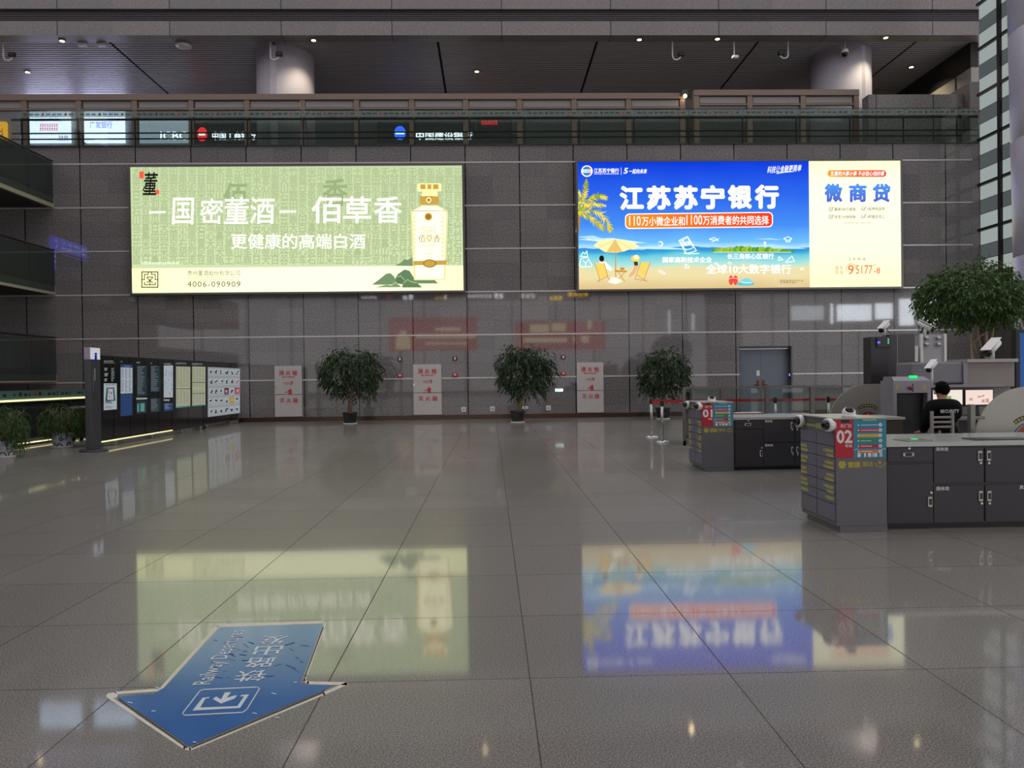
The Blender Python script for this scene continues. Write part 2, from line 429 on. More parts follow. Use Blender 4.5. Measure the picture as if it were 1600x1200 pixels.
# lavender metal column in front of it
cx = P(1577, 300, Y=16.0).x
b = MB(); R0 = 0.95; cx = P(1577, 0, Y=16.0).x + .017 * 9.37 - .10
ztop = 13.0
prof = []
for za, zb_ in ((0, 3.95), (3.97, 6.45), (6.47, 8.75), (8.77, 13)):
    prof += [(R0 - 0.02, za), (R0, za + 0.02), (R0, zb_ - 0.02), (R0 - 0.02, zb_)]
b.lathe((cx + R0 + 0.25, 16.0, 0), [(r, h) for r, h in prof], 40)
b.v = [(x - 0.017 * zz, yy, zz) for x, yy, zz in b.v]
build(b, 'column_right', M('lavender_column_metal', 'b4b0c0', 0.35, 0.2), kind='structure')

# left galleries (levels seen at the left edge), solid slab, glass, handrail
GX = P(86, 400, Y=WALL_Y).x
m_soffit = M('gallery_soffit', '3d3b38', 0.7); m_edge = M('gallery_edge_metal', '97937f', 0.45)
b = MB().box(-30.3, -30, -14, WALL_Y + 0.5, 0, 20); build(b, 'wall_left', M('left_wall_dark', '2c2b2b', 0.5), kind='structure')
for i, (yr, yg, yb) in enumerate(((253, 309, 325), (392, 447, 461), (528, 585, 597))):
    zr, zg, zbm = (P(86, q, Y=WALL_Y).z for q in (yr, yg, yb))
    b = MB().mat(m_soffit).box(-18.6, GX - 0.12, 8, WALL_Y - 0.01, zbm + 0.02, zg + 0.2); b.mat(m_edge).box(GX - 0.12, GX, 8, WALL_Y - 0.01, zbm, zg)
    build(b, f'slab_gallery_{i + 1}', kind='structure')
    t = thing('glass_balustrade', ('green glass balustrade on the highest left gallery', 'green glass balustrade on the middle left gallery with pale steel posts', 'green glass balustrade on the lowest left gallery')[i], 'balustrade', (GX, 18, zg), 'balustrades of the left galleries')
    build(MB().box(GX - 0.015, GX + 0.015, 8, WALL_Y - 0.08, zg - 0.22, zr - 0.06), 'glass_panel', g_dark, t)
    build(MB().tube([(GX, 8, zr), (GX, WALL_Y - 0.08, zr)], 0.035), 'handrail', m_rail, t)
    for yy in (27.5, 25.3, 23.1, 20.9, 18.7):
        build(MB().box(GX - 0.09, GX - 0.03, yy, yy + 0.10, zg + 0.2, zr - 0.03), 'post', m_steel, t)

# ------------------------------------------------------------------ balustrade and glazed partition on the gallery above the wall
BY = WALL_Y - 0.06
z0, zt, zs0, zs1, zh = (P(800, q, Y=BY).z for q in (226, 170, 181.5, 172.5, 184))
t = thing('glass_balustrade', 'long green glass balustrade along the top of the stone wall above both billboards', 'balustrade', (-3, BY, z0))
x = P(32, 200, Y=BY).x - 2.0 * 6
m_ink = M('dark_sticker_ink', '23282a', 0.5); m_redink = M('red_sticker_ink', '9c2a26', 0.5)
xs = []
while x < RX - 0.3: xs.append(x); x += 2.0
xs.append(RX - 0.02)
for xa, xb in zip(xs, xs[1:]):
    if xb < -16.5 or xb - xa < .2: continue
    gp = build(MB().box(xa + 0.015, xb - 0.015, BY - 0.008, BY + 0.008, z0, zt), 'glass_panel', g_green, t)
    s = MB().box(xa + 0.015, xb - 0.015, BY - 0.013, BY - 0.0105, zs0, zs1); build(s, 'frosted_band', g_frost, gp)
    s = MB().mat(m_ink); zc = (zs0 + zs1) / 2
    for q in range(9):
        if q % 4 == 3: s.mat(m_redink if random.random() < .5 else m_ink).lathe((xa + 0.2 + q * 0.2, BY - 0.014, zc), [(0.045, 0), (0.045, 0.002)], 8, axis=(0, -1, 0), smooth=False)
        else:
            s.mat(m_ink)
            for c in range(3): s.box(xa + 0.12 + q * 0.2 + c * .05, xa + 0.155 + q * 0.2 + c * .05, BY - 0.0155, BY - 0.014, zc - 0.03, zc + 0.03)
    build(s, 'printed_notices', None, gp)
    build(MB().box(xa - 0.025, xa + 0.025, BY + 0.05, BY + 0.10, z0, zh), 'post', m_rail, t)
for q, h in ((184, 0.032), (205, 0.018), (214, 0.018)):
    zz = P(800, q, Y=BY).z; build(MB().box(-17, RX - 0.02, BY + 0.03, BY + 0.09, zz - h, zz + h), 'handrail' if q == 184 else 'rail', m_rail, t)

PY = 30.0
m_bronze = M('bronze_frame', '7d6a60', 0.45, 0.25); m_trans = M('transom_mesh_panel', '8f8a88', 0.5, var=0.35, scale=40)
g_part = glass('partition_glass', 'e6eaec', 0.8, 0.07)
px0 = [-46, 40, 125, 212, 300, 387, 474, 558, 644, 728, 812, 897, 982, 1066]
def partition(pxs, top, label):
    zt_ = P(pxs[len(pxs) // 2], top, Y=PY).z
    xa, xb = P(pxs[0], 200, Y=PY).x, P(pxs[-1], 200, Y=PY).x
    t = thing('glazed_partition', label, 'partition', ((xa + xb) / 2, PY, MEZ + 0.05))
    h1 = zt_ - 0.22; h2 = h1 - 0.30; h3 = h2 - 0.07
    build(MB().box(xa - .1, xb + .1, PY - 0.12, PY + 0.14, h1, zt_), 'top_rail', m_bronze, t)
    build(MB().box(xa, xb, PY - 0.06, PY + 0.06, MEZ + 0.05, MEZ + 0.32), 'bottom_rail', m_bronze, t)
    for a in pxs:
        x = P(a, 200, Y=PY).x; build(MB().box(x - 0.10, x + 0.10, PY - 0.09, PY + 0.09, MEZ + 0.05, h1), 'post', m_bronze, t)
    for a, c in zip(pxs, pxs[1:]):
        x1, x2 = P(a, 200, Y=PY).x + 0.10, P(c, 200, Y=PY).x - 0.10
        tr = build(MB().box(x1 + .04, x2 - .04, PY - 0.02, PY + 0.02, h2 + .03, h1 - .03), 'transom_panel', m_trans, t)
        build(MB().box(x1, x2, PY - 0.07, PY + 0.07, h3, h2), 'mullion', m_bronze, t)
        build(MB().box(x1, x2, PY - 0.006, PY + 0.006, MEZ + 0.32, h3), 'glass_pane', g_part, t)
partition(px0, 148, 'bronze framed glazed partition on the gallery, the long left run before the lit shop signs')
partition([1088, 1171, 1254, 1337], 141.5, 'bronze framed glazed partition on the gallery, short right run beside the white column')
xa, xb = P(1357, 160, Y=28.9).x, RX
b = MB(); b.box(xa, xb, 28.9, 29.4, MEZ, P(1440, 147.5, Y=28.9).z)
build(b, 'wall_parapet', granite_wall('parapet_granite', '5a5654', '8a8582', xa + .3, 2.2, 1.0, 30, rough=0.3, half=False), kind='structure')

# white columns rising through the gallery
for i, (xl, xr) in enumerate(((402, 490), (1269, 1357))):
    c = P((xl + xr) / 2, 90, Y=32.4).x; r = (P(xr, 90, Y=32.4).x - P(xl, 90, Y=32.4).x) / 2
    b = MB().lathe((c, 32.4, MEZ), [(r, 0), (r, fz0 - MEZ + 0.3)], 48)
    b.box(c - 0.32, c - 0.05, 32.4 - r - 0.03, 32.4 - r + 0.2, MEZ, fz0) if i == 0 else b.box(c + 0.22, c + 0.5, 32.4 - r * .93 - 0.03, 32.4 - r * .8, MEZ, fz0)
    build(b, f'column_{i + 1}', M('white_column_metal', 'b7b2bb', 0.7, 0.0, spec=.25), kind='structure')

# lit shops behind the partition
SY = 37.2
e_shop = E('lit_shop_panel', 'cacdf0', 5); e_w = E('white_letter', 'f2f4ff', 4, False); e_b = E('blue_letter', '2a6cff', 3, False)
e_r = E('red_letter', 'ff2a30', 2.5, False); e_y = E('amber_letter', 'f0b020', 1.2, False); m_shop = M('shop_front_grey', '6b6a70', 0.5)
e_shop2 = E('dim_shop_panel', '8f98a6', 2.2)
def blocks(s, m, x0, y0, x1, y1, nx, ny, layer=2):
    """writing too small to read in the photo: a row of separate dabs"""
    for i in range(nx):
        for k in range(ny):
            a = x0 + (x1 - x0) * i / nx; c = y0 + (y1 - y0) * k / ny; w = (x1 - x0) / nx * .72; h = (y1 - y0) / ny * .7
            s.rect(m, a, c, a + w, c + h * .3, layer).rect(m, a + w * .3, c, a + w * .6, c + h, layer).rect(m, a, c + h * .7, a + w, c + h, layer)
    return s
def shop(name, label, x0, x1, y0, y1, panel, draw, cat='sign'):
    a, c = P(x0, y1, Y=SY), P(x1, y0, Y=SY)
    t = thing(name, label, cat, ((a.x + c.x) / 2, SY, a.z))
    build(MB().box(a.x, c.x, SY, SY + 0.199, a.z, c.z), 'lightbox_panel', panel, t)
    mb = MB(); draw(Sheet(mb, 0.02, Y=SY)); build(mb, 'lettering', None, t)
shop('shop_lightbox', 'bright white shop lightbox with red lines of writing, left end of the upper gallery', 43, 107, 156, 222, e_shop,
     lambda s: blocks(s, e_r, 63, 194, 92, 206, 8, 2).text(m_ink, '财务', 92, 212, 108, 221))
shop('shop_lightbox', 'bright white shop lightbox with a bank name in blue characters on the upper gallery', 132, 192, 156, 222, e_shop,
     lambda s: s.text(e_b, '广发银行', 141, 190, 176, 201, bold=.01))
shop('shop_sign', 'white lit Latin bank letters on the upper gallery behind the partition', 215, 298, 186, 222, e_shop2,
     lambda s: s.text(e_w, 'ICBC', 251, 206, 293, 219, bold=.02))
shop('shop_sign', 'round red bank emblem with white lit characters on the upper gallery', 304, 400, 190, 222, M('sign_dark', '55555a', .5),
     lambda s: s.ell(e_r, 316, 210, 8, 11).rect(e_w, 311, 208, 321, 212, 2).text(e_w, '中国工商银行', 332, 206, 400, 219, bold=.02))
shop('shop_sign', 'round blue bank emblem with white lit characters on the upper gallery', 590, 742, 190, 222, M('sign_dark', '55555a', .5),
     lambda s: s.ell(e_b, 625, 208, 9, 11).rect(e_w, 618, 206, 632, 210, 2).text(e_w, '中国建设银行', 650, 206, 738, 219, bold=.02))
shop('shop_sign', 'small amber lit sign at the far left end of the upper gallery', -8, 8, 190, 220, e_y, lambda s: s.text(m_ink, '出', -6, 200, 5, 214))
shop('shop_sign', 'dim grey shop front with rows of small red notices on the upper gallery', 745, 800, 182, 222, M('sign_dim', '48484c', .5),
     lambda s: blocks(s, e_r, 752, 189, 778, 196, 8, 2))

# downlights of the gallery ceiling
m_lampring = M('lamp_ring', '6a675f', 0.4, 0.5); e_lamp = E('warm_downlight', 'ffe2a8', 14.0)
spots = [(97, 63, 'farthest left of the front row'), (43, 112, 'near the left edge, in the back row'), (490, 62, 'right of the left white column'), (745, 111, 'between the two billboards, in the back row'),
         (999, 61, 'above the start of the blue billboard'), (1121, 60, 'above the middle of the blue billboard'), (1384, 58, 'just above the right white column'), (1424, 104, 'right of the right white column, in the back row')]
for x, y, w_ in spots:
    p = P(x, y, Z=fz0)
    t = thing('downlight', 'warm lit round ceiling downlight ' + w_, 'light', (p.x, p.y, fz0 - 0.03), 'downlights in the slatted ceiling')
    build(MB().lathe((p.x, p.y, fz0 - 0.03), [(0.10, 0.02), (0.14, 0.02), (0.14, 0.0), (0.10, 0.0)], 20), 'trim_ring', m_lampring, t)
    build(MB().lathe((p.x, p.y, fz0 - 0.045), [(0.02, 0), (0.085, 0.01), (0.085, 0.03)], 16), 'lamp', e_lamp, t)
    ld = bpy.data.lights.new('lamp_light', 'SPOT'); ld.energy = 200; ld.color = (1, .85, .6); ld.spot_size = 2.2; ld.spot_blend = .6; ld.shadow_soft_size = .08
    lo = bpy.data.objects.new('lamp_light', ld); COL.objects.link(lo); lo.parent = t; lo.location = (0, 0, -.06)
p = P(1070.5, 150, Y=29.72)
t = thing('wall_lamp', 'small warm lamp between the two partition runs of the gallery', 'light', (p.x, p.y, p.z))
build(MB().box(p.x - .12, p.x + .12, p.y, p.y + .15, p.z + .03, p.z + .25), 'housing', m_darkgrey, t); build(MB().ball(p, 0.07), 'lamp', e_lamp, t)
# cameras hanging from the ceiling on hooked pipes
for x, y, flip, w_ in ((13, 84, 1, 'at the left edge'), (430, 83, 1, 'in front of the left white column'), (1058, 83, 1, 'right of the gallery middle, J-shaped pipe'), (1147, 79, 0, 'on a straight pipe above the blue billboard'), (1224, 81, -1, 'left of the right white column')):
    Yc = 30.9; p = P(x, y, Y=Yc); q = 0.19
    t = thing('hanging_camera', 'white pipe-hung surveillance camera ' + w_, 'camera', (p.x, p.y, p.z - .25), 'cameras hung from the gallery ceiling')
    if flip: pts = [(p.x - flip * q, Yc, fz0 + .1), (p.x - flip * q, Yc, p.z - .15), (p.x - flip * q * .7, Yc, p.z - .24), (p.x, Yc, p.z - .27), (p.x + flip * q * .6, Yc, p.z - .2), (p.x + flip * q * .7, Yc, p.z - .08)]
    else: pts = [(p.x, Yc, fz0 + .1), (p.x, Yc, p.z - .25)]
    build(MB().tube(pts, 0.03), 'pipe', m_white, t)
    ex = p.x + flip * q * .7
    build(MB().rbox(ex - .10, ex + .16, Yc - .12, Yc + .05, p.z - .14 if flip else p.z - .33, p.z + .03 if flip else p.z - .22, .03), 'camera_body', m_black if flip else m_white, t)
p = P(1320, 83, Y=31.0)
t = thing('dome_camera', 'white dome camera hanging in front of the right white column', 'camera', (p.x, p.y, p.z - .2))
build(MB().lathe((p.x, p.y, p.z), [(.04, .5), (.04, .16), (.13, .14), (.15, 0)], 20), 'housing', m_white, t); build(MB().ball((p.x, p.y, p.z), .13, .13, .16), 'dome', m_dome, t)
for x, w_ in ((127, 'left one of the pair'), (157, 'right one of the pair')):
    p = P(x, 66, Y=31.0); build(MB().rbox(p.x - .16, p.x + .16, 31.0, 31.2, p.z - .12, p.z + .25, .03), 'wifi_box', m_white, label='small white box under the gallery ceiling at upper left, ' + w_, cat='access point', group='white boxes under the ceiling')
p = P(287, 70, Z=fz0); build(MB().lathe((p.x, p.y, fz0 - .12), [(.1, 0), (.3, .04), (.3, .1), (.1, .14)], 24), 'ceiling_sensor', m_white, label='flat white round sensor under the slatted ceiling left of the column', cat='sensor')

# ------------------------------------------------------------------ the two lit billboards
m_frame = M('billboard_frame', '6c6a68', 0.35, 0.6)
PRT = 1.3
def pr(c, k=None):
    if k is None: k = PRT if sum(int(c[i:i + 2], 16) for i in (0, 2, 4)) > 250 else .55
    return E('print_' + c + '_%.2f' % k, c, k, False)
def billboard(name, label, x0, y0, x1, y1, Yf):
    a, c = P(x0, (y0 + y1) / 2, Y=Yf), P(x1, (y0 + y1) / 2, Y=Yf); zt = P((x0 + x1) / 2, y0, Y=Yf).z; zb = P((x0 + x1) / 2, y1, Y=Yf).z
    t = thing(name, label, 'billboard', ((a.x + c.x) / 2, Yf, zb))
    f = MB(); w = 0.07
    f.box(a.x, c.x, Yf, WALL_Y, zt - w, zt); f.box(a.x, c.x, Yf, WALL_Y, zb, zb + w); f.box(a.x, a.x + w, Yf, WALL_Y, zb + w, zt - w); f.box(c.x - w, c.x, Yf, WALL_Y, zb + w, zt - w)
    build(f, 'frame', m_frame, t)
    return t, a.x + w, c.x - w, zb + w, zt - w

BYF = 27.75; PYF = BYF + 0.03
t, xa, xb, za, zb = billboard('lit_billboard', 'large green backlit billboard with white characters and a bottle, left on the stone wall', 201.5, 256.5, 726, 459, BYF)
e_green = Egrad('green_print', 2, za, zb, [(0, 'c3d0a2'), (0.5, 'bccb9e'), (1, 'b4c498')], PRT, 0.8)
e_cream = Egrad('cream_print', 0, xa, xb, [(0, 'dfe0a0'), (0.3, 'e8e7b8'), (0.7, 'e8e7ba'), (1, 'dfdfa4')], 1.8, 0.6)
build(MB().box(xa, xb, PYF, PYF + 0.1, za, zb), 'backlit_panel', e_green, t)
mb = MB(); s = Sheet(mb, 0.004, Y=PYF)
pool = '元川月瓜木水刘胡炎无烈小竹禾大犬前日香肖云心山田火土金石白皮米走足车贝见里角言谷豆鸟鱼鹿麻黄黍黑鼎鼓鼠鼻齐齿龙龟'
rr = random.Random(3); rows = []
for k in range(12): rows.append(''.join(rr.choice(pool) for _ in range(36)))
s.text(pr('a2b386'), '\n'.join(rows), 206, 260, 722, 414, layer=1, line=.80, bold=.03)
build(mb, 'character_pattern', None, t)
mb = MB(); s = Sheet(mb, 0.004, Y=PYF)
s.poly(e_cream, [(204.5, 419.5), (724.5, 415), (725, 455), (204.5, 456.5)], 2)
s.text(pr('8fa374'), '佰', 349, 285, 386, 330, layer=2, bold=.02).text(pr('8fa374'), '香', 504, 279, 543, 322, layer=2, bold=.02)
build(mb, 'lower_band', None, t)
mb = MB(); s = Sheet(mb, 0.004, Y=PYF); wh = pr('fafae4', 1.35)
s.stroke(wh, [(234, 332), (258, 331.5)], 3.2, 3).stroke(wh, [(438, 331), (462, 330.5)], 3.2, 3)
for ch, x0, y0, x1, y1 in (('国', 269, 309, 302, 351), ('密', 312, 310, 348, 350), ('董', 350, 308, 388, 350), ('酒', 390, 309, 428, 350)):
    s.text(wh, ch, x0, y0, x1, y1, bold=.013, layer=3, skew=.04)
for ch, x0, x1 in (('佰', 487, 534), ('草', 536, 580), ('香', 584, 628)): s.text(wh, ch, x0, 307, x1, 349, bold=.016, layer=3)
build(mb, 'headline', None, t); mb = MB(); s = Sheet(mb, 0.004, Y=PYF)
s.text(wh, '更健康的高端白酒', 361, 365, 571, 389, bold=.014, layer=3)
build(mb, 'tagline', None, t); mb = MB(); s = Sheet(mb, 0.004, Y=PYF)
blocks(s, wh, 221, 410, 281, 414, 18, 1, 3)
build(mb, 'small_notice', None, t)
mb = MB(); s = Sheet(mb, 0.004, Y=PYF)   # small logo top left: brushed character with two red seals
ik = pr('23241f'); rd = pr('f4543f')
s.text(ik, '董', 223, 269, 244, 305, bold=.015, layer=3, skew=.1); s.stroke(ik, [(226, 292 + 0), (224, 297), (228, 300), (237, 299), (242, 293), (238, 287), (229, 288)], 1.8, 3)
s.rect(rd, 218, 268, 225, 279, 3).rect(rd, 242, 297, 249, 303.5, 3)
build(mb, 'brushed_logo', None, t); mb = MB(); s = Sheet(mb, 0.004, Y=PYF)
tx = pr('5a4a3a')                            # squared maze emblem
x0, y0, x1, y1 = 222, 425, 247, 449
s.stroke(tx, [(x0, y0), (x1, y0), (x1, y1), (x0, y1)], 1.6, 4, True)
s.stroke(tx, [(226, 437), (226, 429), (232, 429), (232, 425)], 1.4, 4).stroke(tx, [(243, 437), (243, 429), (237, 429), (237, 425)], 1.4, 4)
s.stroke(tx, [(226, 437), (222, 437)], 1.4, 4).stroke(tx, [(243, 437), (247, 437)], 1.4, 4)
s.stroke(tx, [(230, 433), (239, 433)], 1.4, 4).stroke(tx, [(230, 434), (239, 442)], 1.4, 4).stroke(tx, [(239, 434), (230, 442)], 1.4, 4)
s.stroke(tx, [(226, 441), (226, 445), (243, 445), (243, 441)], 1.4, 4).stroke(tx, [(234.5, 445), (234.5, 439)], 1.4, 4)
s.text(pr('63573f', .8), '贵州董酒股份有限公司', 293, 422.5, 375, 431, layer=4).text(pr('786e50', .8), 'GUIZHOU DONGJIU CO.,LTD', 293, 432.5, 374, 435.5, layer=4)
s.stroke(pr('847b5c', .8), [(293, 438), (375, 437.5)], .5, 4)
build(mb, 'company_details', None, t); mb = MB(); s = Sheet(mb, 0.004, Y=PYF)
s.text(pr('6a5b40'), '4006-090909', 293, 439.5, 376, 448.5, bold=.01, layer=4, spacing=1.15)
build(mb, 'phone_number', None, t)
mb = MB(); s = Sheet(mb, 0.004, Y=PYF)   # hills
def hill(c, pts, layer):
    s.poly(pr(c), pts, layer); s.stroke(pr('dfe6c0'), pts[1:-1], .5, layer + .5)
hill('6f8a62', [(617, 415), (625, 411), (632, 404), (637, 406), (644, 401), (650, 402), (650, 416)], 3)
hill('5d7a56', [(613, 443), (622, 428), (632, 421), (640, 423), (647, 434), (650, 441)], 4)
hill('6b8760', [(581, 445), (592, 437), (603, 428), (610, 426.5), (616, 432), (621, 445)], 5)
hill('557250', [(618, 443), (622, 433), (626, 431), (632, 438), (634, 445)], 6)
hill('648059', [(640, 440), (655, 435), (666, 431.5), (676, 434), (685, 443), (640, 443)], 5)
hill('74906a', [(586, 449), (604, 445), (612, 446), (618, 441), (626, 447), (626, 449)], 7)
hill('5d7a56', [(628, 449.5), (630, 443), (637, 437), (644, 441), (652, 442), (660, 449.5)], 7)
build(mb, 'green_hills', None, t)
mb = MB(); s = Sheet(mb, 0.004, Y=PYF)   # bottle
gd = pr('c9a24a', 1.1); gl2 = pr('f6e2a0', 1.4); ivory = pr('f8f4c8', 1.6); edge = pr('dcd898', 1.3); gdd = pr('a67c2c', 1.0)
s.poly(edge, [(659, 321), (684, 321), (699, 329), (700, 335), (697, 412), (696, 438), (647, 438), (645, 412), (642, 335), (643, 330)], 8)
s.poly(ivory, [(660, 322.5), (683, 322.5), (696, 330), (697.5, 336), (694, 410), (693, 436), (650, 436), (648, 410), (645, 336), (646, 330)], 9)
s.pill(gl2, 652, 287, 690, 299.5, 2, 9).rect(gd, 657, 288.5, 685, 296, 10).rect(gl2, 665, 288, 668, 297, 11).rect(gl2, 674, 288, 677, 297, 11)
s.poly(gl2, [(660, 299.5), (683, 299.5), (684, 308), (659, 308)], 9).pill(gd, 656, 307, 686, 320, 2, 10).ell(gl2, 670, 313, 4, 4.5, 11).ell(gdd, 670, 313, 2.2, 2.6, 12)
s.stroke(gdd, [(664, 307.5), (676, 307.5)], 1, 11).stroke(gdd, [(646, 330), (696, 329.5)], .8, 11)
s.ell(gd, 669.5, 339, 6, 6, 11).ell(gdd, 669.5, 339, 4, 4, 12)
s.stroke(gd, [(657, 356), (680, 356)], .6, 11).text(gd, '国密董酒', 661, 358.5, 680, 363, layer=11).text(gdd, '佰草香', 654, 367, 688, 379, layer=11)
s.text(gd, 'BAICAOXIANG', 660, 383, 682, 386, layer=11).text(gd, '贵州董酒', 665, 395, 677, 398, layer=11)
for k in range(10):
    for xx in (647.5, 691.5): s.ell(pr('e6dca0', 1.3), xx, 340 + 6.6 * k, 2.2, 2.5, 11, 8)
s.poly(gd, [(646, 408), (698, 407), (697.5, 414), (646, 415)], 11).ell(gdd, 671.5, 412, 10.5, 6.5, 12).ell(gd, 671.5, 412, 8.5, 5, 13)
build(mb, 'bottle_picture', None, t)

t, xa, xb, za, zb = billboard('lit_billboard', 'large blue backlit billboard with a beach and white characters, right on the stone wall', 900.5, 249, 1411, 453, BYF)
PW = PYF + 0.004
xs_ = P(1264.5, 350, Y=PYF).x
zz = lambda y: P(1080, y, Y=PYF).z
e_sea = Egrad('beach_print', 2, zz(449), zz(252), [(0, 'd6bc86'), (0.09, 'e6d5a2'), (0.16, 'e0d8a8'), (0.19, 'a8dcd4'), (0.26, '66c4d6'), (0.285, '3a9cd0'), (0.312, '2a86cc'), (0.318, 'b4dcf0'), (0.36, '6cb8f0'), (0.5, '4488ea'), (0.72, '2c64e2'), (1.0, '0c38d4')], 1.15, 0.5)
e_offer = Egrad('offer_print', 2, za, zb, [(0, 'dfddac'), (0.3, 'e6e4c0'), (0.8, 'e8e6c6'), (1, 'dfddb0')], 1.6, 0.7)
build(MB().box(xa, xs_, PYF, PYF + 0.1, za, zb), 'beach_panel', e_sea, t)
build(MB().box(xs_, xb, PYF, PYF + 0.1, za, zb), 'offer_panel', e_offer, t)
wh = pr('ffffff', 1.25)
mb = MB(); s = Sheet(mb, 0.004, Y=PYF)   # logo row
s.ell(wh, 917, 267.5, 9, 9, 2).ell(pr('2878b8'), 917, 267.5, 7.3, 7.3, 3, 16, 60, 300).ell(pr('e04038'), 917, 267.5, 7.3, 7.3, 3, 16, -60, 60).rect(wh, 909, 265, 925, 270, 4).text(pr('2878b8'), 'SNB', 911, 265.7, 923, 269.4, layer=5, bold=.03)
s.text(wh, '江苏苏宁银行', 928, 263, 967, 270.5, bold=.02, layer=2).text(wh, 'JIANGSU SUNING BANK', 928, 271, 967, 273, layer=2, bold=.02)
s.stroke(wh, [(970.5, 262), (970.5, 273)], .6, 2).text(wh, '5', 974, 262.5, 980, 271.5, bold=.03, skew=.2).text(wh, '一起向未来', 982, 264, 1010, 271.5, bold=.02, skew=.2)
build(mb, 'logo_row', None, t); mb = MB(); s = Sheet(mb, 0.004, Y=PYF)
s.text(wh, '科技让金融更简单', 1198, 260, 1251, 271, layer=2, skew=.2, tilt=-.06, bold=.01)
s.stroke(wh, [(1213, 271.5), (1225, 269.5), (1240, 268)], .8, 2)
build(mb, 'handwritten_slogan', None, t)
mb = MB(); s = Sheet(mb, 0.004, Y=PYF)
for k, ch in enumerate('江苏苏宁银行'): s.text(wh, ch, 968 + k * 42.2, 290.5 - k * .4, 1006 + k * 42.2, 328.5 - k * .4, bold=.055, layer=3)
build(mb, 'headline', None, t); mb = MB(); s = Sheet(mb, 0.004, Y=PYF)
orange = Egrad('orange_print', 0, P(978, 340, Y=PYF).x, P(1206, 340, Y=PYF).x, [(0, 'ff8a1e'), (0.6, 'ff5a1c'), (1, 'f03818')], 1.2)
s.pill(wh, 976.5, 332.5, 1207.5, 356.5, 7, 2, -.012).pill(orange, 978, 334, 1206, 355, 6, 3, -.012)
s.text(wh, '110', 983, 337.5, 1001, 353, bold=.008, layer=4).text(wh, '万小微企业和', 1002.5, 338.5, 1070, 353, bold=.015, layer=4)
s.text(wh, '1100', 1072.5, 336, 1097, 351.5, bold=.008, layer=4).text(wh, '万消费者的共同选择', 1098, 337, 1201, 351.5, bold=.015, layer=4)
build(mb, 'orange_banner', None, t); mb = MB(); s = Sheet(mb, 0.004, Y=PYF)
s.text(wh, '国家高新技术企业', 1035, 401.5, 1112, 410.5, bold=.03, layer=4).text(wh, '长三角核心区银行', 1136, 396, 1209, 405, bold=.03, layer=4)
s.text(wh, '全球10大数字银行', 1103, 413, 1236, 428, bold=.022, layer=4)
s.text(pr('635740', .8), '国家高新技术企业\n全球数字银行', 1218, 437, 1255, 443, layer=4)
build(mb, 'captions', None, t)
# beach picture
mb = MB(); s = Sheet(mb, 0.004, Y=PYF); rp = random.Random(5)
for c, q in (('a8d0f4', (902, 368, 950, 375)), ('c8e4f8', (902, 372, 1012, 380)), ('b4dcf4', (960, 385, 1090, 390)), ('a4d4f2', (1150, 382, 1262, 389)), ('9cccf0', (1180, 372, 1225, 375))):
    s.poly(pr(c), [(q[0], q[1] + 2), ((q[0] + q[2]) / 2, q[1]), (q[2], q[3]), ((q[0] + q[2]) / 2, q[3] - .5)], 1)
for k in range(46):
    x = 1116 + 125 * k / 46; h = 6 * math.sin(math.pi * min(1, (k + 4) / 46)) + rp.uniform(0, 4)
    s.ell(pr(rp.choice(['5f9a28', '7fae2c', '4c8a30', '9ab83a'])), x, 393.5 - h * .45, 4.5, max(1.6, h * .55), 1.2 + k * .01, 8)
s.rect(pr('d8cf9a'), 1114, 393.5, 1236, 394.6, 1.8)
build(mb, 'island_picture', None, t); mb = MB(); s = Sheet(mb, 0.004, Y=PYF)
trunk = pr('a87838'); lf = [pr('d8c020'), pr('b4b01c'), pr('8a9a20'), pr('e6d040')]
s.stroke(trunk, [(903, 331), (904, 345), (902, 362)], 5, 2)
def frond(pts, w, n):
    for i in range(n):
        f = i / (n - 1) * (len(pts) - 1); k = min(int(f), len(pts) - 2); u = f - k
        x = pts[k][0] + (pts[k + 1][0] - pts[k][0]) * u; y = pts[k][1] + (pts[k + 1][1] - pts[k][1]) * u
        dx, dy = pts[k + 1][0] - pts[k][0], pts[k + 1][1] - pts[k][1]; L = math.hypot(dx, dy); dx /= L; dy /= L
        for sg in (-1, 1):
            l = w * math.sin(math.pi * (0.15 + 0.8 * i / n)) * rp.uniform(.8, 1.2); ex = x + (-dy * sg * .75 + dx * .8) * l; ey = y + (dx * sg * .75 + dy * .8) * l + 2
            if ex < 902.5: ex = 902.5
            s.poly(rp.choice(lf), [(max(902.5, x - dx * 2.2), y - dy * 2.2), (ex, ey), (x + dx * 2.2, y + dy * 2.2)], 2.2 + rp.random() * .5)
frond([(904, 330), (912, 312), (915, 295), (916, 281)], 8, 14); frond([(905, 331), (920, 312), (935, 305), (948, 308)], 9, 16)
frond([(905, 333), (922, 328), (940, 334), (952, 352), (954, 360)], 10, 18); frond([(904, 332), (914, 322), (930, 318), (945, 320)], 8, 14)
frond([(903.5, 329), (906, 312), (904.5, 298)], 6, 10); frond([(905, 334), (920, 338), (934, 348), (944, 358)], 9, 14)
build(mb, 'palm_picture', None, t)
mb = MB(); s = Sheet(mb, 0.004, Y=PYF)
cr = pr('f2e0a0', 1.3); crd = pr('d8b468'); wd = pr('b88838'); dk = pr('2c2620'); yl = pr('f0cc68', 1.2); yl2 = pr('dcae48')
s.poly(cr, [(927, 384), (934, 377.5), (948, 374.5), (961, 374), (978, 376), (992, 380), (999, 385.5), (990, 390), (985, 389), (975, 393), (962, 395), (945, 394), (937, 389)], 3)
for a in ((934, 389), (948, 394), (972, 393.5), (986, 388.5)): s.stroke(crd, [(961, 374.5), a], .7, 3.4)
s.poly(crd, [(948, 394), (961, 374.5), (972, 393.5)], 3.2)
s.stroke(wd, [(961.5, 394), (962, 432)], 1.5, 3.2)
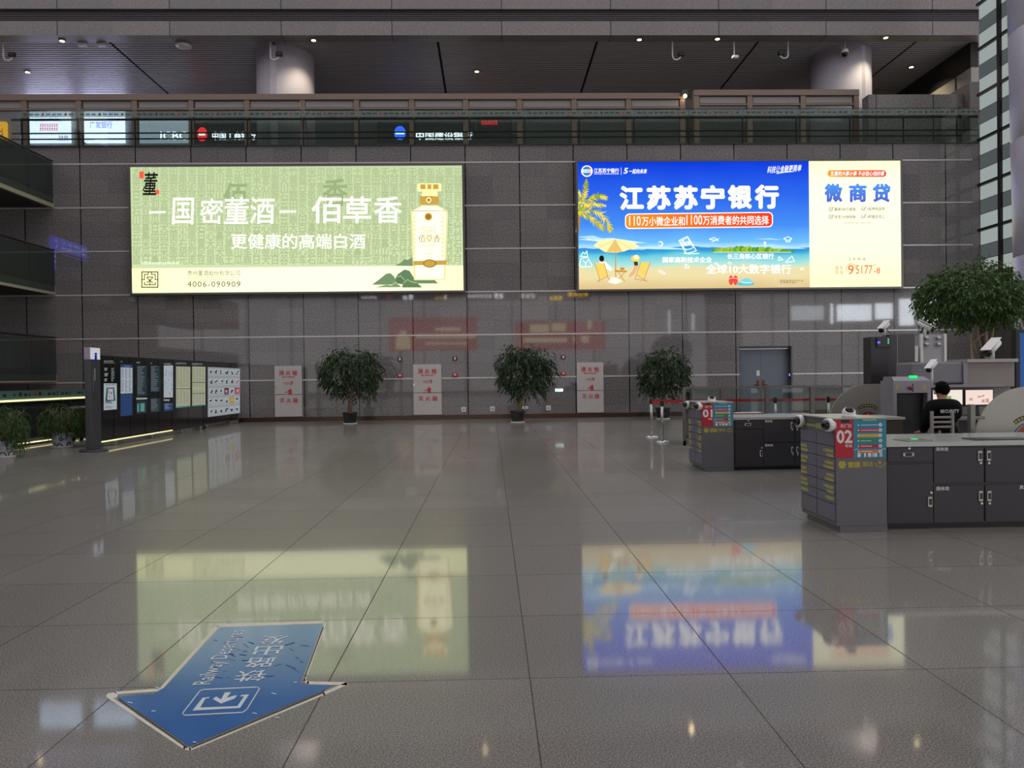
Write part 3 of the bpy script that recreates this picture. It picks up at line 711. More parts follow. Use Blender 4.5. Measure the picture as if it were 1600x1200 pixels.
build(mb, 'parasol_picture', None, t); mb = MB(); s = Sheet(mb, 0.004, Y=PYF)
s.poly(yl, [(929, 411), (944, 411.5), (949, 433), (937, 434.5)], 4).stroke(wd, [(929, 411), (937, 436), (934, 440)], 1, 4.4).stroke(wd, [(944, 411.5), (950, 434), (955, 440)], 1, 4.4).stroke(wd, [(950, 431), (934, 440)], 1, 4.4)
s.poly(yl, [(1001, 410), (1016, 410), (1008, 431), (996, 430)], 4).stroke(wd, [(1001, 410), (992, 436), (1010, 439)], 1, 4.4).stroke(wd, [(1016, 410), (1006, 437)], 1, 4.4).stroke(wd, [(996, 430), (1011, 440)], 1, 4.4)
s.ell(dk, 940, 404, 3.8, 4.8, 5).ell(pr('c89868'), 942, 407, 2.4, 3, 4.8).poly(pr('f4f2e6', 1.4), [(936, 409), (946, 409), (957, 420), (954, 424), (946, 419), (945, 424)], 3.8)
s.ell(yl, 993, 404, 7, 5, 5).ell(pr('f8e8b8', 1.3), 994, 402, 4, 3.6, 5.2).poly(pr('6a4a28'), [(990, 408), (996, 409), (997, 415), (991, 415)], 4.8).poly(pr('d8a878'), [(991, 414), (997, 416), (992, 428), (984, 434), (982, 431), (989, 422)], 4.6)
s.poly(wd, [(960, 422), (980, 423), (979, 425.5), (961, 425)], 5).stroke(wd, [(966, 425), (976, 440)], 1, 4.8).stroke(wd, [(976, 425), (966, 438)], 1, 4.8).ell(pr('c08030'), 972, 420, 4, 2, 5.2).ell(pr('e0d090'), 967, 420.5, 2, 2, 5.2)
s.poly(pr('fbf2d2', 1.4), [(950, 441), (956, 433), (968, 436), (972, 440), (962, 444)], 5)
build(mb, 'deck_chairs_picture', None, t); mb = MB(); s = Sheet(mb, 0.004, Y=PYF)
s.ell(pr('e0443c'), 1142, 438, 3.6, 7.5, 4).ell(pr('e0443c'), 1149, 438, 3.6, 7.5, 4).stroke(pr('ffd0c8'), [(1138, 436), (1146, 434)], .8, 4.3).stroke(pr('ffd0c8'), [(1145, 434), (1153, 436)], .8, 4.3)
s.ell(pr('58b4cc'), 1164, 443.5, 15, 3, 4).ell(pr('6cc8dc'), 1166, 439.5, 8, 4.5, 4.2).stroke(pr('d8f0f4'), [(1158, 441), (1174, 442)], 1, 4.4)
build(mb, 'flip_flops_picture', None, t)
mb = MB(); s = Sheet(mb, 0.004, Y=PYF); w1 = pr('f2faff', 1.4)
s.stroke(w1, [(1060.5, 376), (1074, 369.5), (1088, 392), (1072, 397)], 1.1, 4, True).stroke(w1, [(1063, 377), (1074, 371.5), (1083, 387), (1071, 391)], .8, 4, True).text(w1, 'Bank', 1066, 376, 1079, 386, layer=4, tilt=-.3, bold=.02)
s.stroke(w1, [(1068, 396.5), (1072, 395), (1076, 397), (1092, 396)], 1, 4)
s.ell(w1, 1032, 381, 4, 4, 4, 14).ell(pr('6cb8f0'), 1031, 381, 2.8, 2.8, 4.3, 12)
s.stroke(w1, [(905, 415), (908, 404), (918, 402), (925, 415), (922, 417), (908, 417)], 1, 4, True).stroke(w1, [(907, 401), (911, 394), (914, 397), (917, 392), (918, 401)], 1, 4, True).stroke(w1, [(911, 407), (915, 412), (919, 406)], .9, 4).stroke(w1, [(915, 410), (915, 416)], .9, 4)
s.stroke(w1, [(1108, 374), (1122, 376), (1116, 371)], .9, 4, True).stroke(w1, [(1112, 378), (1123, 373)], .9, 4)
s.stroke(w1, [(1224, 373), (1231, 370), (1237, 373), (1231, 376)], .9, 4, True).stroke(w1, [(1227, 374), (1228, 378), (1234, 378), (1235, 374)], .9, 4)
s.ell(w1, 1195, 380, 2.2, 2.4, 4, 12).stroke(w1, [(1194, 384), (1196, 384)], .9, 4)
for q in ([(1216, 407), (1223, 406), (1217, 401)], [(1227, 410), (1241, 408.5), (1237, 400)], [(1070, 419), (1077, 418), (1071, 412.5)]): s.stroke(w1, q, 1, 4, True)
for x, y in ((1032, 424), (1037, 427), (1253, 420), (1119, 412), (1140, 411)): s.stroke(w1, [(x - 3, y), (x, y - 2), (x + 3, y + 1), (x, y + 2)], .7, 4, True)
build(mb, 'doodles', None, t)
mb = MB(); s = Sheet(mb, 0.004, Y=PYF)
pill2 = Egrad('orange_pill_print', 0, P(1292, 340, Y=PYF).x, P(1384, 340, Y=PYF).x, [(0, 'ff9a20'), (0.5, 'f4601c'), (1, 'e83420')], 1.2)
s.pill(pill2, 1293, 266, 1384.5, 276.5, 5, 2).text(wh, '生意的大事小事 不必担心钱的事', 1297, 267.5, 1381, 275, bold=.02, layer=3, skew=.15)
build(mb, 'orange_banner', None, t); mb = MB(); s = Sheet(mb, 0.004, Y=PYF)
blue = Egrad('blue_letter_print', 2, zz(317), zz(286), [(0, '5060d0'), (1, '4f9cf0')], 1.1)
for ch, x0 in (('微', 1288), ('商', 1326), ('贷', 1363)): s.text(blue, ch, x0, 287, x0 + 28, 316, bold=.05, layer=3)
build(mb, 'headline', None, t); mb = MB(); s = Sheet(mb, 0.004, Y=PYF)
gy = pr('6e6c59', .8)
for x, y, st in ((1295, 327, '最高300万额度'), (1346, 326.5, '0抵押纯信用'), (1295, 339, '快至5分钟到账'), (1346, 338.5, '0跑腿全线上')):
    s.stroke(gy, [(x, y - 2.5), (x + 5.5, y - 2.5), (x + 5.5, y + 2.5), (x, y + 2.5)], .6, 3, True).stroke(gy, [(x + 1, y - .5), (x + 3, y + 1.5), (x + 7.5, y - 4)], .7, 3)
    s.text(gy, st, x + 8.5, y - 2.7, x + 42 if x < 1300 else x + 36, y + 2.7, layer=3, bold=.01)
s.text(pr('84816e', .8), '年化利率7%起（单利计算）', 1318, 347, 1361, 350, layer=3)
s.text(gy, '立 即 申 请', 1325, 402.5, 1352, 407, layer=3)
build(mb, 'feature_list', None, t); mb = MB(); s = Sheet(mb, 0.004, Y=PYF)
og = pr('e0662e'); s.text(og, '服 务\n热 线', 1305, 415.5, 1317, 429, layer=3)
s.text(og, '9', 1324.5, 414, 1334, 429, layer=3, bold=.01).text(og, '5177', 1337, 414.5, 1363, 428, layer=3, bold=.005).text(og, '-8', 1365, 418, 1375, 427.5, layer=3, bold=.01)
s.stroke(og, [(1323, 424), (1322, 418), (1326, 413), (1331, 412), (1336, 415), (1336.5, 420)], .8, 3)
s.stroke(og, [(1364, 414.5), (1366, 416.5)], .7, 3).stroke(og, [(1366, 412.5), (1369, 415.5)], .7, 3)
build(mb, 'hotline', None, t)

# ------------------------------------------------------------------ things on the stone wall
m_cab = M('cabinet_steel', 'c4c1bf', 0.35, 0.1); m_rt = M('red_lettering', 'c8403c', 0.5)
for x0, y0, x1, y1, w_ in ((429.5, 571, 472, 653, 'left, behind no plant'), (646, 568.5, 690, 650, 'middle, under the red reflection'), (901.5, 565.5, 943, 646, 'right, beside the lit exit sign')):
    a, c = P(x0, y1, Y=WALL_Y - .03), P(x1, y0, Y=WALL_Y - .03); s0 = a.z
    lab = {'l': 'grey fire hydrant cabinet with red characters, leftmost of the three on the wall', 'm': 'grey fire hydrant cabinet with red characters between two potted trees, middle of three', 'r': 'grey fire hydrant cabinet with red characters beside the lit exit sign'}[w_[0]]
    t = thing('fire_hydrant_cabinet', lab, 'cabinet', ((a.x + c.x) / 2, WALL_Y - .03, 0.17), 'fire cabinets along the stone wall')
    zm = P((x0 + x1) / 2, y0 + (y1 - y0) * .555, Y=WALL_Y - .03).z; zm2 = P((x0 + x1) / 2, y0 + (y1 - y0) * .26, Y=WALL_Y - .03).z
    build(MB().box(a.x, c.x, WALL_Y - .02, WALL_Y - .002, .17, c.z), 'body', m_grey, t)
    d1 = build(MB().box(a.x + .01, c.x - .01, WALL_Y - .045, WALL_Y - .02, zm + .01, c.z - .01), 'door', m_cab, t, bevel=.004)
    d2 = build(MB().box(a.x + .01, c.x - .01, WALL_Y - .045, WALL_Y - .02, .18, zm - .01), 'door', m_cab, t, bevel=.004)
    build(MB().box(a.x + .02, a.x + .05, WALL_Y - .06, WALL_Y - .045, zm + .25, zm + .33), 'handle', m_chrome, d1)
    mb = MB(); s = Sheet(mb, 0.004, Y=WALL_Y - .045); W_ = x1 - x0; H_ = y1 - y0
    s.text(m_rt, '消 火 栓', x0 + .15 * W_, y0 + .09 * H_, x0 + .83 * W_, y0 + .19 * H_, bold=.03).text(m_rt, 'FIRE HYDRANT', x0 + .26 * W_, y0 + .205 * H_, x0 + .74 * W_, y0 + .235 * H_, bold=.03)
    s.text(m_rt, '119火警', x0 + .32 * W_, y0 + .30 * H_, x0 + .67 * W_, y0 + .37 * H_)
    s.rect(m_rt, x0 + .50 * W_, y0 + .46 * H_, x0 + .62 * W_, y0 + .55 * H_).stroke(m_rt, [(x0 + .40 * W_, y0 + .51 * H_), (x0 + .5 * W_, y0 + .50 * H_)], 1.2, 2).stroke(m_rt, [(x0 + .57 * W_, y0 + .44 * H_), (x0 + .60 * W_, y0 + .47 * H_)], 1, 2)
    build(mb, 'lettering', None, d1)
    mb = MB(); s = Sheet(mb, 0.004, Y=WALL_Y - .045); s.text(m_rt, '灭 火 器', x0 + .18 * W_, y0 + .62 * H_, x0 + .85 * W_, y0 + .71 * H_, bold=.02); build(mb, 'lettering', None, d2)
for x, w_ in ((625, 'left of the middle hydrant cabinet'), (711, 'right of the middle hydrant cabinet'), (880, 'left of the right hydrant cabinet')):
    yy = 561 - (x - 625) * .0125
    p = P(x, yy, Y=WALL_Y); t = thing('fire_alarm_button', 'small dark red alarm call point ' + w_, 'alarm button', (p.x, WALL_Y - .05, p.z - .08))
    build(MB().rbox(p.x - .08, p.x + .08, WALL_Y - .05, WALL_Y, p.z - .08, p.z + .08, .012), 'housing', M('alarm_red', '6a2422', .4), t); build(MB().box(p.x - .03, p.x + .03, WALL_Y - .056, WALL_Y - .05, p.z - .05, p.z + .05), 'window', m_white, t)
    p = P(x, yy + 26, Y=WALL_Y); t = thing('alarm_sounder', 'small red alarm sounder with white lens ' + w_, 'alarm', (p.x, WALL_Y - .06, p.z - .09))
    build(MB().rbox(p.x - .10, p.x + .10, WALL_Y - .06, WALL_Y, p.z - .07, p.z + .07, .02), 'housing', M('sounder_red', 'b23a34', .4), t); build(MB().ball((p.x, WALL_Y - .06, p.z), .05, .03, .035), 'lens', m_white, t)
p = P(873.5, 609.5, Y=WALL_Y); t = thing('exit_sign', 'small white lit evacuation sign low on the wall, left of the right hydrant cabinet', 'sign', (p.x, WALL_Y - .04, p.z - .05))
build(MB().rbox(p.x - .14, p.x + .14, WALL_Y - .04, WALL_Y, p.z - .05, p.z + .05, .008), 'lightbox', E('lit_sign_face', 'e8fbff', 1.6), t)
mb = MB(); s = Sheet(mb, .004, Y=WALL_Y - .04); gn = E('sign_green', '7cc8c0', 1.0, False); s.stroke(gn, [(869, 609.6), (877, 609.5)], .8, 1).stroke(gn, [(870.5, 608), (869, 609.6), (870.5, 611)], .8, 1).rect(gn, 872, 607.6, 875, 608.6, 1); build(mb, 'arrow', None, t)
for x, y, w_ in ((724.5, 640, 'leftmost of the row'), (769.5, 639, 'left of the middle potted tree'), (820, 637, 'just behind the middle potted tree'), (857, 637.5, 'right of the middle potted tree')):
    p = P(x, y, Y=WALL_Y); wd = .09 if x != 820 else .13
    t = thing('wall_socket', 'small white wall socket above the skirting, ' + w_, 'socket', (p.x, WALL_Y - .02, p.z - .08), 'white sockets low on the stone wall')
    build(MB().rbox(p.x - wd, p.x + wd, WALL_Y - .02, WALL_Y, p.z - (.09 if x != 820 else .05), p.z + (.09 if x != 820 else .05), .01), 'plate', m_white, t)
    build(MB().box(p.x - .03, p.x + .03, WALL_Y - .023, WALL_Y - .02, p.z - .02, p.z + .02), 'cover', m_grey, t)
# double door set back in the wall
m_door = M('slate_blue_door', '6a727c', 0.4, 0.1); m_jamb = M('door_jamb_metal', '54575e', 0.35, 0.3)
Yd = WALL_Y + 0.28; xm = P(1188.5, 600, Y=Yd).x
f = MB(); f.box(dx0, dx0 + .05, WALL_Y + .12, Yd + .1, 0, dz); f.box(dx1 - .06, dx1, WALL_Y, Yd + .1, 0, dz); f.box(dx0 + .05, dx1 - .06, WALL_Y + .12, Yd + .1, dz - .08, dz)
d = build(f, 'door_1', m_jamb, kind='structure')
mb = MB(); mb.box(dx0 + .05, xm - .005, Yd, Yd + .06, .01, dz - .09); la = build(mb, 'leaf', m_door, d, bevel=.006)
mb = MB(); mb.box(xm + .005, dx1 - .06, Yd, Yd + .06, .01, dz - .09); lb = build(mb, 'leaf', m_door, d, bevel=.006)
m_brass = M('bronze_handle', '6a3a24', .35, .5)
for lf_, sg in ((la, -1), (lb, 1)):
    x = xm + sg * .10; z = P(1190, 600.5, Y=Yd).z; mb = MB(); mb.rbox(x - .05, x + .05, Yd - .02, Yd, z - .16, z + .16, .01); mb.tube([(x, Yd, z - .02), (x, Yd - .07, z - .02), (x + sg * .14, Yd - .07, z - .02)], .018); build(mb, 'handle', m_brass, lf_)
p = P(1184.5, 583, Y=Yd); build(MB().box(p.x - .06, p.x + .06, Yd - .004, Yd, p.z - .10, p.z + .10), 'door_notice', m_white, la, label='white paper notice')
p = P(1238, 587, X=dx1 - .06); t = thing('card_reader', 'small black card reader with a blue lit key pad beside the grey door', 'card reader', (dx1 - .07, WALL_Y + .10, p.z - .12))
build(MB().rbox(dx1 - .085, dx1 - .06, WALL_Y + .04, WALL_Y + .16, p.z - .12, p.z + .12, .01), 'housing', m_black, t); build(MB().box(dx1 - .088, dx1 - .085, WALL_Y + .06, WALL_Y + .14, p.z - .01, p.z + .08), 'keypad', E('blue_keypad', '8088ff', 2.0), t)

# ------------------------------------------------------------------ plants
def leaf_mat(name, a, b_, c):
    m, t, o = nt(name); bs = t.nodes.new('ShaderNodeBsdfPrincipled'); n = noise(t, geo(t), 23, 2)
    t.links.new(ramp(t, n, [(0.35, lin(a)), (0.55, lin(b_)), (0.72, lin(c))]), bs.inputs['Base Color'])
    bs.inputs['Roughness'].default_value = 0.45; bs.inputs['Specular IOR Level'].default_value = 0.4
    tl = t.nodes.new('ShaderNodeBsdfTranslucent'); tl.inputs[0].default_value = lin(c)
    mx = t.nodes.new('ShaderNodeMixShader'); mx.inputs[0].default_value = 0.15
    t.links.new(bs.outputs[0], mx.inputs[1]); t.links.new(tl.outputs[0], mx.inputs[2]); t.links.new(mx.outputs[0], o.inputs[0]); return m
m_leaf = leaf_mat('ficus_leaf', '14240f', '253c1c', '4a6a30'); m_leaf2 = leaf_mat('large_tree_leaf', '1e3616', '32551f', '6c8e3e')
m_leaf3 = leaf_mat('trailing_leaf', '1c3014', '33501e', '60803a')
m_bark = M('pale_bark', '8a7660', 0.8, var=0.3, scale=14); m_pot = M('black_pot', '131416', 0.3); m_soil = M('potting_soil', '231b14', 0.95, var=0.4, scale=30)
m_saucer = M('white_saucer', 'd6d6d2', 0.4)

def leaf(mb, p, d, nrm, L, w):
    d = d.normalized(); s = d.cross(nrm)
    s = s.normalized() if s.length > 1e-4 else Vector((1, 0, 0)); up = s.cross(d)
    a = p; m1 = p + d * L * .42 + s * w / 2 + up * w * .18; m2 = p + d * L * .42 - s * w / 2 + up * w * .18; tip = p + d * L
    mid = p + d * L * .5
    mb.add([a, m1, tip, m2, mid], [(0, 1, 4), (1, 2, 4), (2, 3, 4), (3, 0, 4)])

def foliage(mb, blobs, n, L, w, droop, rnd, per=7, step=.055):
    vol = [b[1] * b[2] * b[3] for b in blobs]; tot = sum(vol)
    for b, v in zip(blobs, vol):
        c, rx, ry, rz = b
        for _ in range(int(n * v / tot)):
            while True:
                q = Vector((rnd.uniform(-1, 1), rnd.uniform(-1, 1), rnd.uniform(-1, 1)))
                if 0.15 < q.length < 1: break
            q = q.normalized() * (q.length ** 0.45)
            p = c + Vector((q.x * rx, q.y * ry, q.z * rz)); out = Vector((q.x, q.y, max(-.2, q.z) * .6 + .25)).normalized()
            d = out.copy()
            for k in range(per):
                d = (d + Vector((rnd.uniform(-.2, .2), rnd.uniform(-.2, .2), -droop))).normalized(); p = p + d * step
                sd = Vector((rnd.uniform(-1, 1), rnd.uniform(-1, 1), rnd.uniform(-1, .1)))
                leaf(mb, p, d * .6 + sd * .7 + Vector((0, 0, -.35)), Vector((rnd.uniform(-.6, .6), rnd.uniform(-.6, .6), 1)), L * rnd.uniform(.7, 1.2), w * rnd.uniform(.8, 1.2))

def ficus(name, label, x, ybase, Yt, blobs, trunk, seed, n=420):
    rnd = random.Random(seed); k = Yt / FPX
    base = P(x, ybase, Y=Yt); bx = base.x
    t = thing(name, label, 'potted tree', (bx, Yt, 0), 'potted trees along the stone wall')
    build(MB().lathe((bx, Yt, 0), [(.2, 0), (.24, .0), (.245, .03), (.2, .035)], 28), 'saucer', m_saucer, t)
    build(MB().lathe((bx, Yt, .03), [(.17, 0), (.20, .02), (.235, .30), (.255, .31), (.26, .35), (.235, .355), (.23, .31), (.10, .30)], 28), 'pot', m_pot, t)
    build(MB().lathe((bx, Yt, .30), [(.22, 0), (.21, .02), (.05, .035)], 20), 'soil', m_soil, t)
    mb = MB()
    for pts, rs in trunk: mb.tube([P(a, b_, Y=Yt) + Vector((0, dy, 0)) for a, b_, dy in pts], rs, 9)
    build(mb, 'trunk', m_bark, t)
    mb = MB(); foliage(mb, [(P(a, b_, Y=Yt), rx * k, rx * k * .85, ry * k) for a, b_, rx, ry in blobs], int(n * 1.45), .14, .044, .22, rnd)
    build(mb, 'foliage', m_leaf, t)
ficus('potted_ficus', 'weeping fig in a black pot between the left and middle hydrant cabinets', 547, 662, 26.0,
      [(548, 582, 37, 27), (530, 572, 22, 18), (566, 573, 22, 18), (548, 560, 26, 12), (562, 606, 16, 18), (528, 598, 14, 18), (545, 612, 9, 14)],
      [([(546, 650, 0), (547, 630, .05), (551, 612, 0), (546, 590, 0)], [.085, .075, .06, .03]), ([(549, 618, 0), (556, 600, .1), (566, 585, .2)], [.05, .04, .02]), ([(548, 620, 0), (538, 600, -.1), (530, 585, -.2)], [.045, .035, .02])], 11, 480)
ficus('potted_ficus', 'weeping fig leaning left in a black pot, middle of the three along the wall', 809, 659.5, 25.5,
      [(820, 580, 29, 30), (806, 562, 20, 18), (838, 570, 20, 18), (846, 582, 12, 16), (816, 552, 16, 10), (825, 606, 18, 18), (803, 590, 14, 22)],
      [([(810, 648, 0), (813, 632, .03), (815, 615, 0), (818, 590, 0)], [.085, .08, .06, .03]), ([(814, 630, .06), (819, 616, .1), (828, 595, .1)], [.05, .04, .02])], 12, 470)
ficus('potted_ficus', 'weeping fig in a black pot behind the red belt of the chrome posts', 1036, 655.5, 26.3,
      [(1038, 585, 28, 27), (1025, 575, 18, 16), (1052, 572, 16, 18), (1042, 560, 18, 12), (1060, 590, 10, 18), (1020, 600, 12, 16), (1036, 612, 14, 12)],
      [([(1036, 645, 0), (1036, 630, 0), (1038, 612, 0), (1038, 590, 0)], [.075, .07, .055, .03])], 13, 430)
# big tree at the security point
Yt = 15.2; k = Yt / FPX; bx = P(1536, 600, Y=Yt).x
t = thing('indoor_tree', 'large indoor tree with a broad green crown above the baggage scanner, beside the lavender column', 'tree', (bx, Yt, 0))
build(MB().lathe((bx, Yt, 0), [(.30, 0), (.36, .03), (.42, .55), (.45, .56), (.45, .62), (.40, .63), (.40, .55), (.1, .54)], 28), 'pot', m_pot, t)
build(MB().lathe((bx, Yt, .55), [(.39, 0), (.38, .03), (.05, .05)], 24), 'soil', m_soil, t)
mb = MB(); rnd = random.Random(21)
mb.tube([(bx + .02, Yt, .55), P(1541, 560, Y=Yt), P(1541, 520, Y=Yt), P(1540, 480, Y=Yt)], [.035, .03, .028, .02], 9)
mb.tube([(bx - .1, Yt, .55), P(1519, 563, Y=Yt), P(1516, 530, Y=Yt), P(1522, 490, Y=Yt)], [.03, .025, .022, .015], 9)
mb.tube([(bx + .06, Yt, .55), P(1546, 545, Y=Yt), P(1552, 515, Y=Yt), P(1551, 480, Y=Yt)], [.03, .03, .022, .015], 9)
mb.tube([P(1541, 520, Y=Yt), P(1530, 526, Y=Yt), P(1521, 535, Y=Yt), P(1526, 552, Y=Yt)], [.014, .014, .016, .008], 8)
mb.tube([P(1527, 505, Y=Yt), P(1528, 522, Y=Yt), P(1532, 538, Y=Yt), P(1534, 550, Y=Yt)], [.012, .014, .014, .008], 8)
build(mb, 'trunk', M('tan_bark', 'b49c7c', .8, var=.25, scale=14), t)
mb = MB(); foliage(mb, [(P(a, b_, Y=Yt), rx * k, rx * k * .9, ry * k) for a, b_, rx, ry in ((1516, 462, 62, 34), (1478, 466, 26, 26), (1560, 468, 24, 34), (1520, 440, 46, 18), (1495, 490, 34, 20), (1545, 492, 34, 20))], 1150, .105, .040, .16, rnd, per=8, step=.045)
build(mb, 'foliage', m_leaf2, t)
# trailing plants in porcelain pots at the left edge
def porcelain():
    m, t_, o = nt('blue_white_porcelain'); bs = t_.nodes.new('ShaderNodeBsdfPrincipled'); w = t_.nodes.new('ShaderNodeTexVoronoi'); w.inputs['Scale'].default_value = 7
    t_.links.new(coords(t_), w.inputs['Vector']); t_.links.new(ramp(t_, w.outputs['Distance'], [(.30, lin('c9ccd0')), (.36, lin('2b3a70')), (.48, lin('3b4a80')), (.52, lin('c9ccd0'))]), bs.inputs['Base Color'])
    bs.inputs['Roughness'].default_value = .15; t_.links.new(bs.outputs[0], o.inputs[0]); return m
m_porc = porcelain()
for label, x, ybase, Yp, rx, ry, yc, pr_ in (('bushy plant in a blue and white porcelain pot at the left edge', 8, 711, 15.9, 26, 34, 662, 13.5), ('dark bushy plant in a porcelain pot, just left of the information pillar', 97, 697, 18.2, 30, 24, 650, 14.5)):
    k = Yp / FPX; bx = P(x, ybase, Y=Yp).x; r = pr_ * k; rnd = random.Random(x)
    t = thing('potted_plant', label, 'potted plant', (bx, Yp, 0), 'plants in porcelain pots')
    build(MB().lathe((bx, Yp, 0), [(r * .8, 0), (r * 1.05, .0), (r * 1.08, .03), (r * .8, .035)], 28), 'saucer', m_saucer, t)
    build(MB().lathe((bx, Yp, .03), [(r * .78, 0), (r * .85, .02), (r * 1.0, .26), (r * 1.05, .27), (r * 1.05, .30), (r * .95, .3), (r * .9, .26), (.05, .25)], 32), 'pot', m_porc, t)
    build(MB().lathe((bx, Yp, .24), [(r * .9, 0), (r * .88, .03), (.03, .05)], 20), 'soil', m_soil, t)
    c = P(x, yc, Y=Yp); mb = MB()
    for q in range(9): 
        a = q * .7; mb.tube([(bx + .05 * math.cos(a), Yp + .05 * math.sin(a), .28), (bx + .12 * math.cos(a), Yp + .12 * math.sin(a), c.z), (bx + .3 * math.cos(a), Yp + .3 * math.sin(a), c.z + ry * k * .5)], [.012, .01, .005], 6)
    build(mb, 'stems', m_bark, t)
    mb = MB(); foliage(mb, [(c, rx * k * .72, rx * k * .72, ry * k * .7), (c - Vector((0, 0, ry * k * .35)), rx * k * .62, rx * k * .62, ry * k * .5)], 300,   .17, .018, .38, rnd, per=6, step=.05)
    build(mb, 'foliage', m_leaf3, t)

# ------------------------------------------------------------------ left: lit glass balustrade, black cabinet
LX = -11.25; e_led = E('warm_led_strip', 'fff3b0', 1.5)
t = thing('lit_glass_balustrade', 'green glass balustrade with two glowing light lines behind the plants at far left', 'balustrade', (LX, 17, 0))
zl = 1.08
build(MB().box(LX - .012, LX + .012, 9, 24, .16, 1.03), 'glass_panel', g_dark, t)
bd = build(MB().box(LX - .012, LX + .012, 9, 24, 1.12, 1.33), 'frosted_band', M('green_frosted_band', '54706a', .3), t)
mb = MB()
for q in range(52):
    y = 13 + q * .2
    if q % 7 in (5,): continue
    mb.mat(m_redink if q % 9 == 4 else m_ink).box(LX + .0125, LX + .0135, y, y + (.12 if q % 3 else .05), 1.19, 1.26 if q % 4 else 1.29)
build(mb, 'printed_notices', None, bd)
build(MB().box(LX - .05, LX + .05, 9, 24, 1.03, 1.07), 'handrail', m_rail, t); build(MB().box(LX + .01, LX + .055, 9, 24, 1.072, 1.115), 'light_strip', e_led, t)
build(MB().box(LX - .06, LX + .05, 9, 24, 0, .05), 'kerb', m_darkgrey, t); build(MB().box(LX + .02, LX + .052, 9, 24, .05, .078), 'light_strip', e_led, t)
for y in (14.3, 17.95, 21): build(MB().box(LX - .08, LX - .02, y, y + .08, .1, 1.03), 'post', m_grey, t)
p = P(126, 690, Y=20.1); t = thing('black_cabinet', 'black box cabinet with a pale top edge, between the dark plant and the information pillar', 'cabinet', (p.x, 20.4, 0))
build(MB().rbox(p.x - .28, p.x + .5, 20.1, 20.7, .08, .84, .015), 'body', m_black, t); build(MB().box(p.x - .3, p.x + .52, 20.08, 20.72, .84, .88), 'top', m_grey, t)
for sx in (-.24, .44): build(MB().lathe((p.x + sx, 20.2, 0), [(.04, 0), (.05, .03), (.04, .08)], 12), 'foot', m_black, t); build(MB().lathe((p.x + sx, 20.6, 0), [(.04, 0), (.05, .03), (.04, .08)], 12), 'foot', m_black, t)

# ------------------------------------------------------------------ left: information pillar, panels, directory board
IX = -9.05
m_panel = M('black_panel_glass', '1c1d1e', 0.12, spec=0.6)
PX = P(142.5, 640, Y=16.8).x; px_ = PX - .065
t = thing('information_pillar', 'tall slim grey information pillar with a white cube marked i on top', 'sign', (px_, 17.0, 0))
build(MB().lathe((px_, 17.0, 0), [(.29, 0), (.29, .03), (.25, .045), (.1, .05)], 36), 'base', m_darkgrey, t)
build(MB().rbox(PX - .13, PX, 16.8, 17.22, .045, 2.06, .008), 'shaft', M('pillar_metal', '45464a', .35, .3), t)
e_i = E('white_lit_cube', 'd2d6dc', .8)
cb = build(MB().rbox(PX - .135, PX, 16.79, 17.22, 2.0, 2.26, .006), 'cube', M('cube_lilac_grey', 'a09cac', .4), t)
build(MB().box(PX, PX + .004, 16.80, 17.21, 2.005, 2.255), 'lit_face', e_i, cb)
mb = MB(); s = Sheet(mb, .003, X=PX + .004); s.text(E('blue_letter_i', '2034a0', .6, False), 'i', 147.3, 551, 151.6, 564.5, bold=.06, layer=1); build(mb, 'letter', None, cb)
mb = MB(); s = Sheet(mb, .002, X=PX)
for q in range(6): blocks(s, m_white, 147.2, 576 + q * 3.3, 149.6, 579 + q * 3.3, 1, 1, 1)
for q in range(24): s.rect(m_grey, 145, 576 + q * 1.45, 146, 576.8 + q * 1.45, 1)
build(mb, 'lettering', None, t)
def q_(x, y): return (130 + x / 6.154, 540 + y / 6.154)
t = thing('information_board', 'row of seven tall black information panels with timetables and maps', 'board', (IX, 21, 0))
cols = [158, 337, 494, 632, 759, 882, 1040, 1180]
Yc = [9.05 * 1200 / (767 - (130 + c / 6.154)) for c in cols]
ZB, ZT = .14, 2.13
e_l = E('panel_white_print', 'c2ccd6', .62); e_yel = E('panel_list_print', 'c8caa6', .58); e_blu = E('panel_blue_print', '36507c', .6); e_dk = E('panel_dark_print', '36464a', .55, False); e_tl = E('panel_teal_print', '6aa8a4', .6, False)
e_txw = E('panel_white_text', 'b8bcbe', .6, False); e_txd = E('panel_dark_text', '4a5258', .5, False); e_txg = E('panel_grey_text', '97a0a8', .5, False); e_rd = E('panel_red_print', 'b84a44', .6, False); e_grn = E('panel_green_print', '4a6c62', .5, False)
def bars(s, m, x0, y0, x1, y1, n, layer=2, cols_=1, seed=0, fill=.55):
    r = random.Random(seed + int(x0))
    for c in range(cols_):
        a = x0 + (x1 - x0) * c / cols_; b_ = x0 + (x1 - x0) * (c + .85) / cols_
        for i in range(n):
            ya = y0 + (y1 - y0) * i / n; yb = ya + (y1 - y0) / n * fill; e = a + (b_ - a) * r.uniform(.45, 1)
            s.rect(m, *q_(a, ya), *q_(e, yb), layer)
def quad(s, m, x0, y0t, y0b, x1, y1t, y1b, layer=1): s.poly(m, [q_(x0, y0t), q_(x1, y1t), q_(x1, y1b), q_(x0, y0b)], layer)
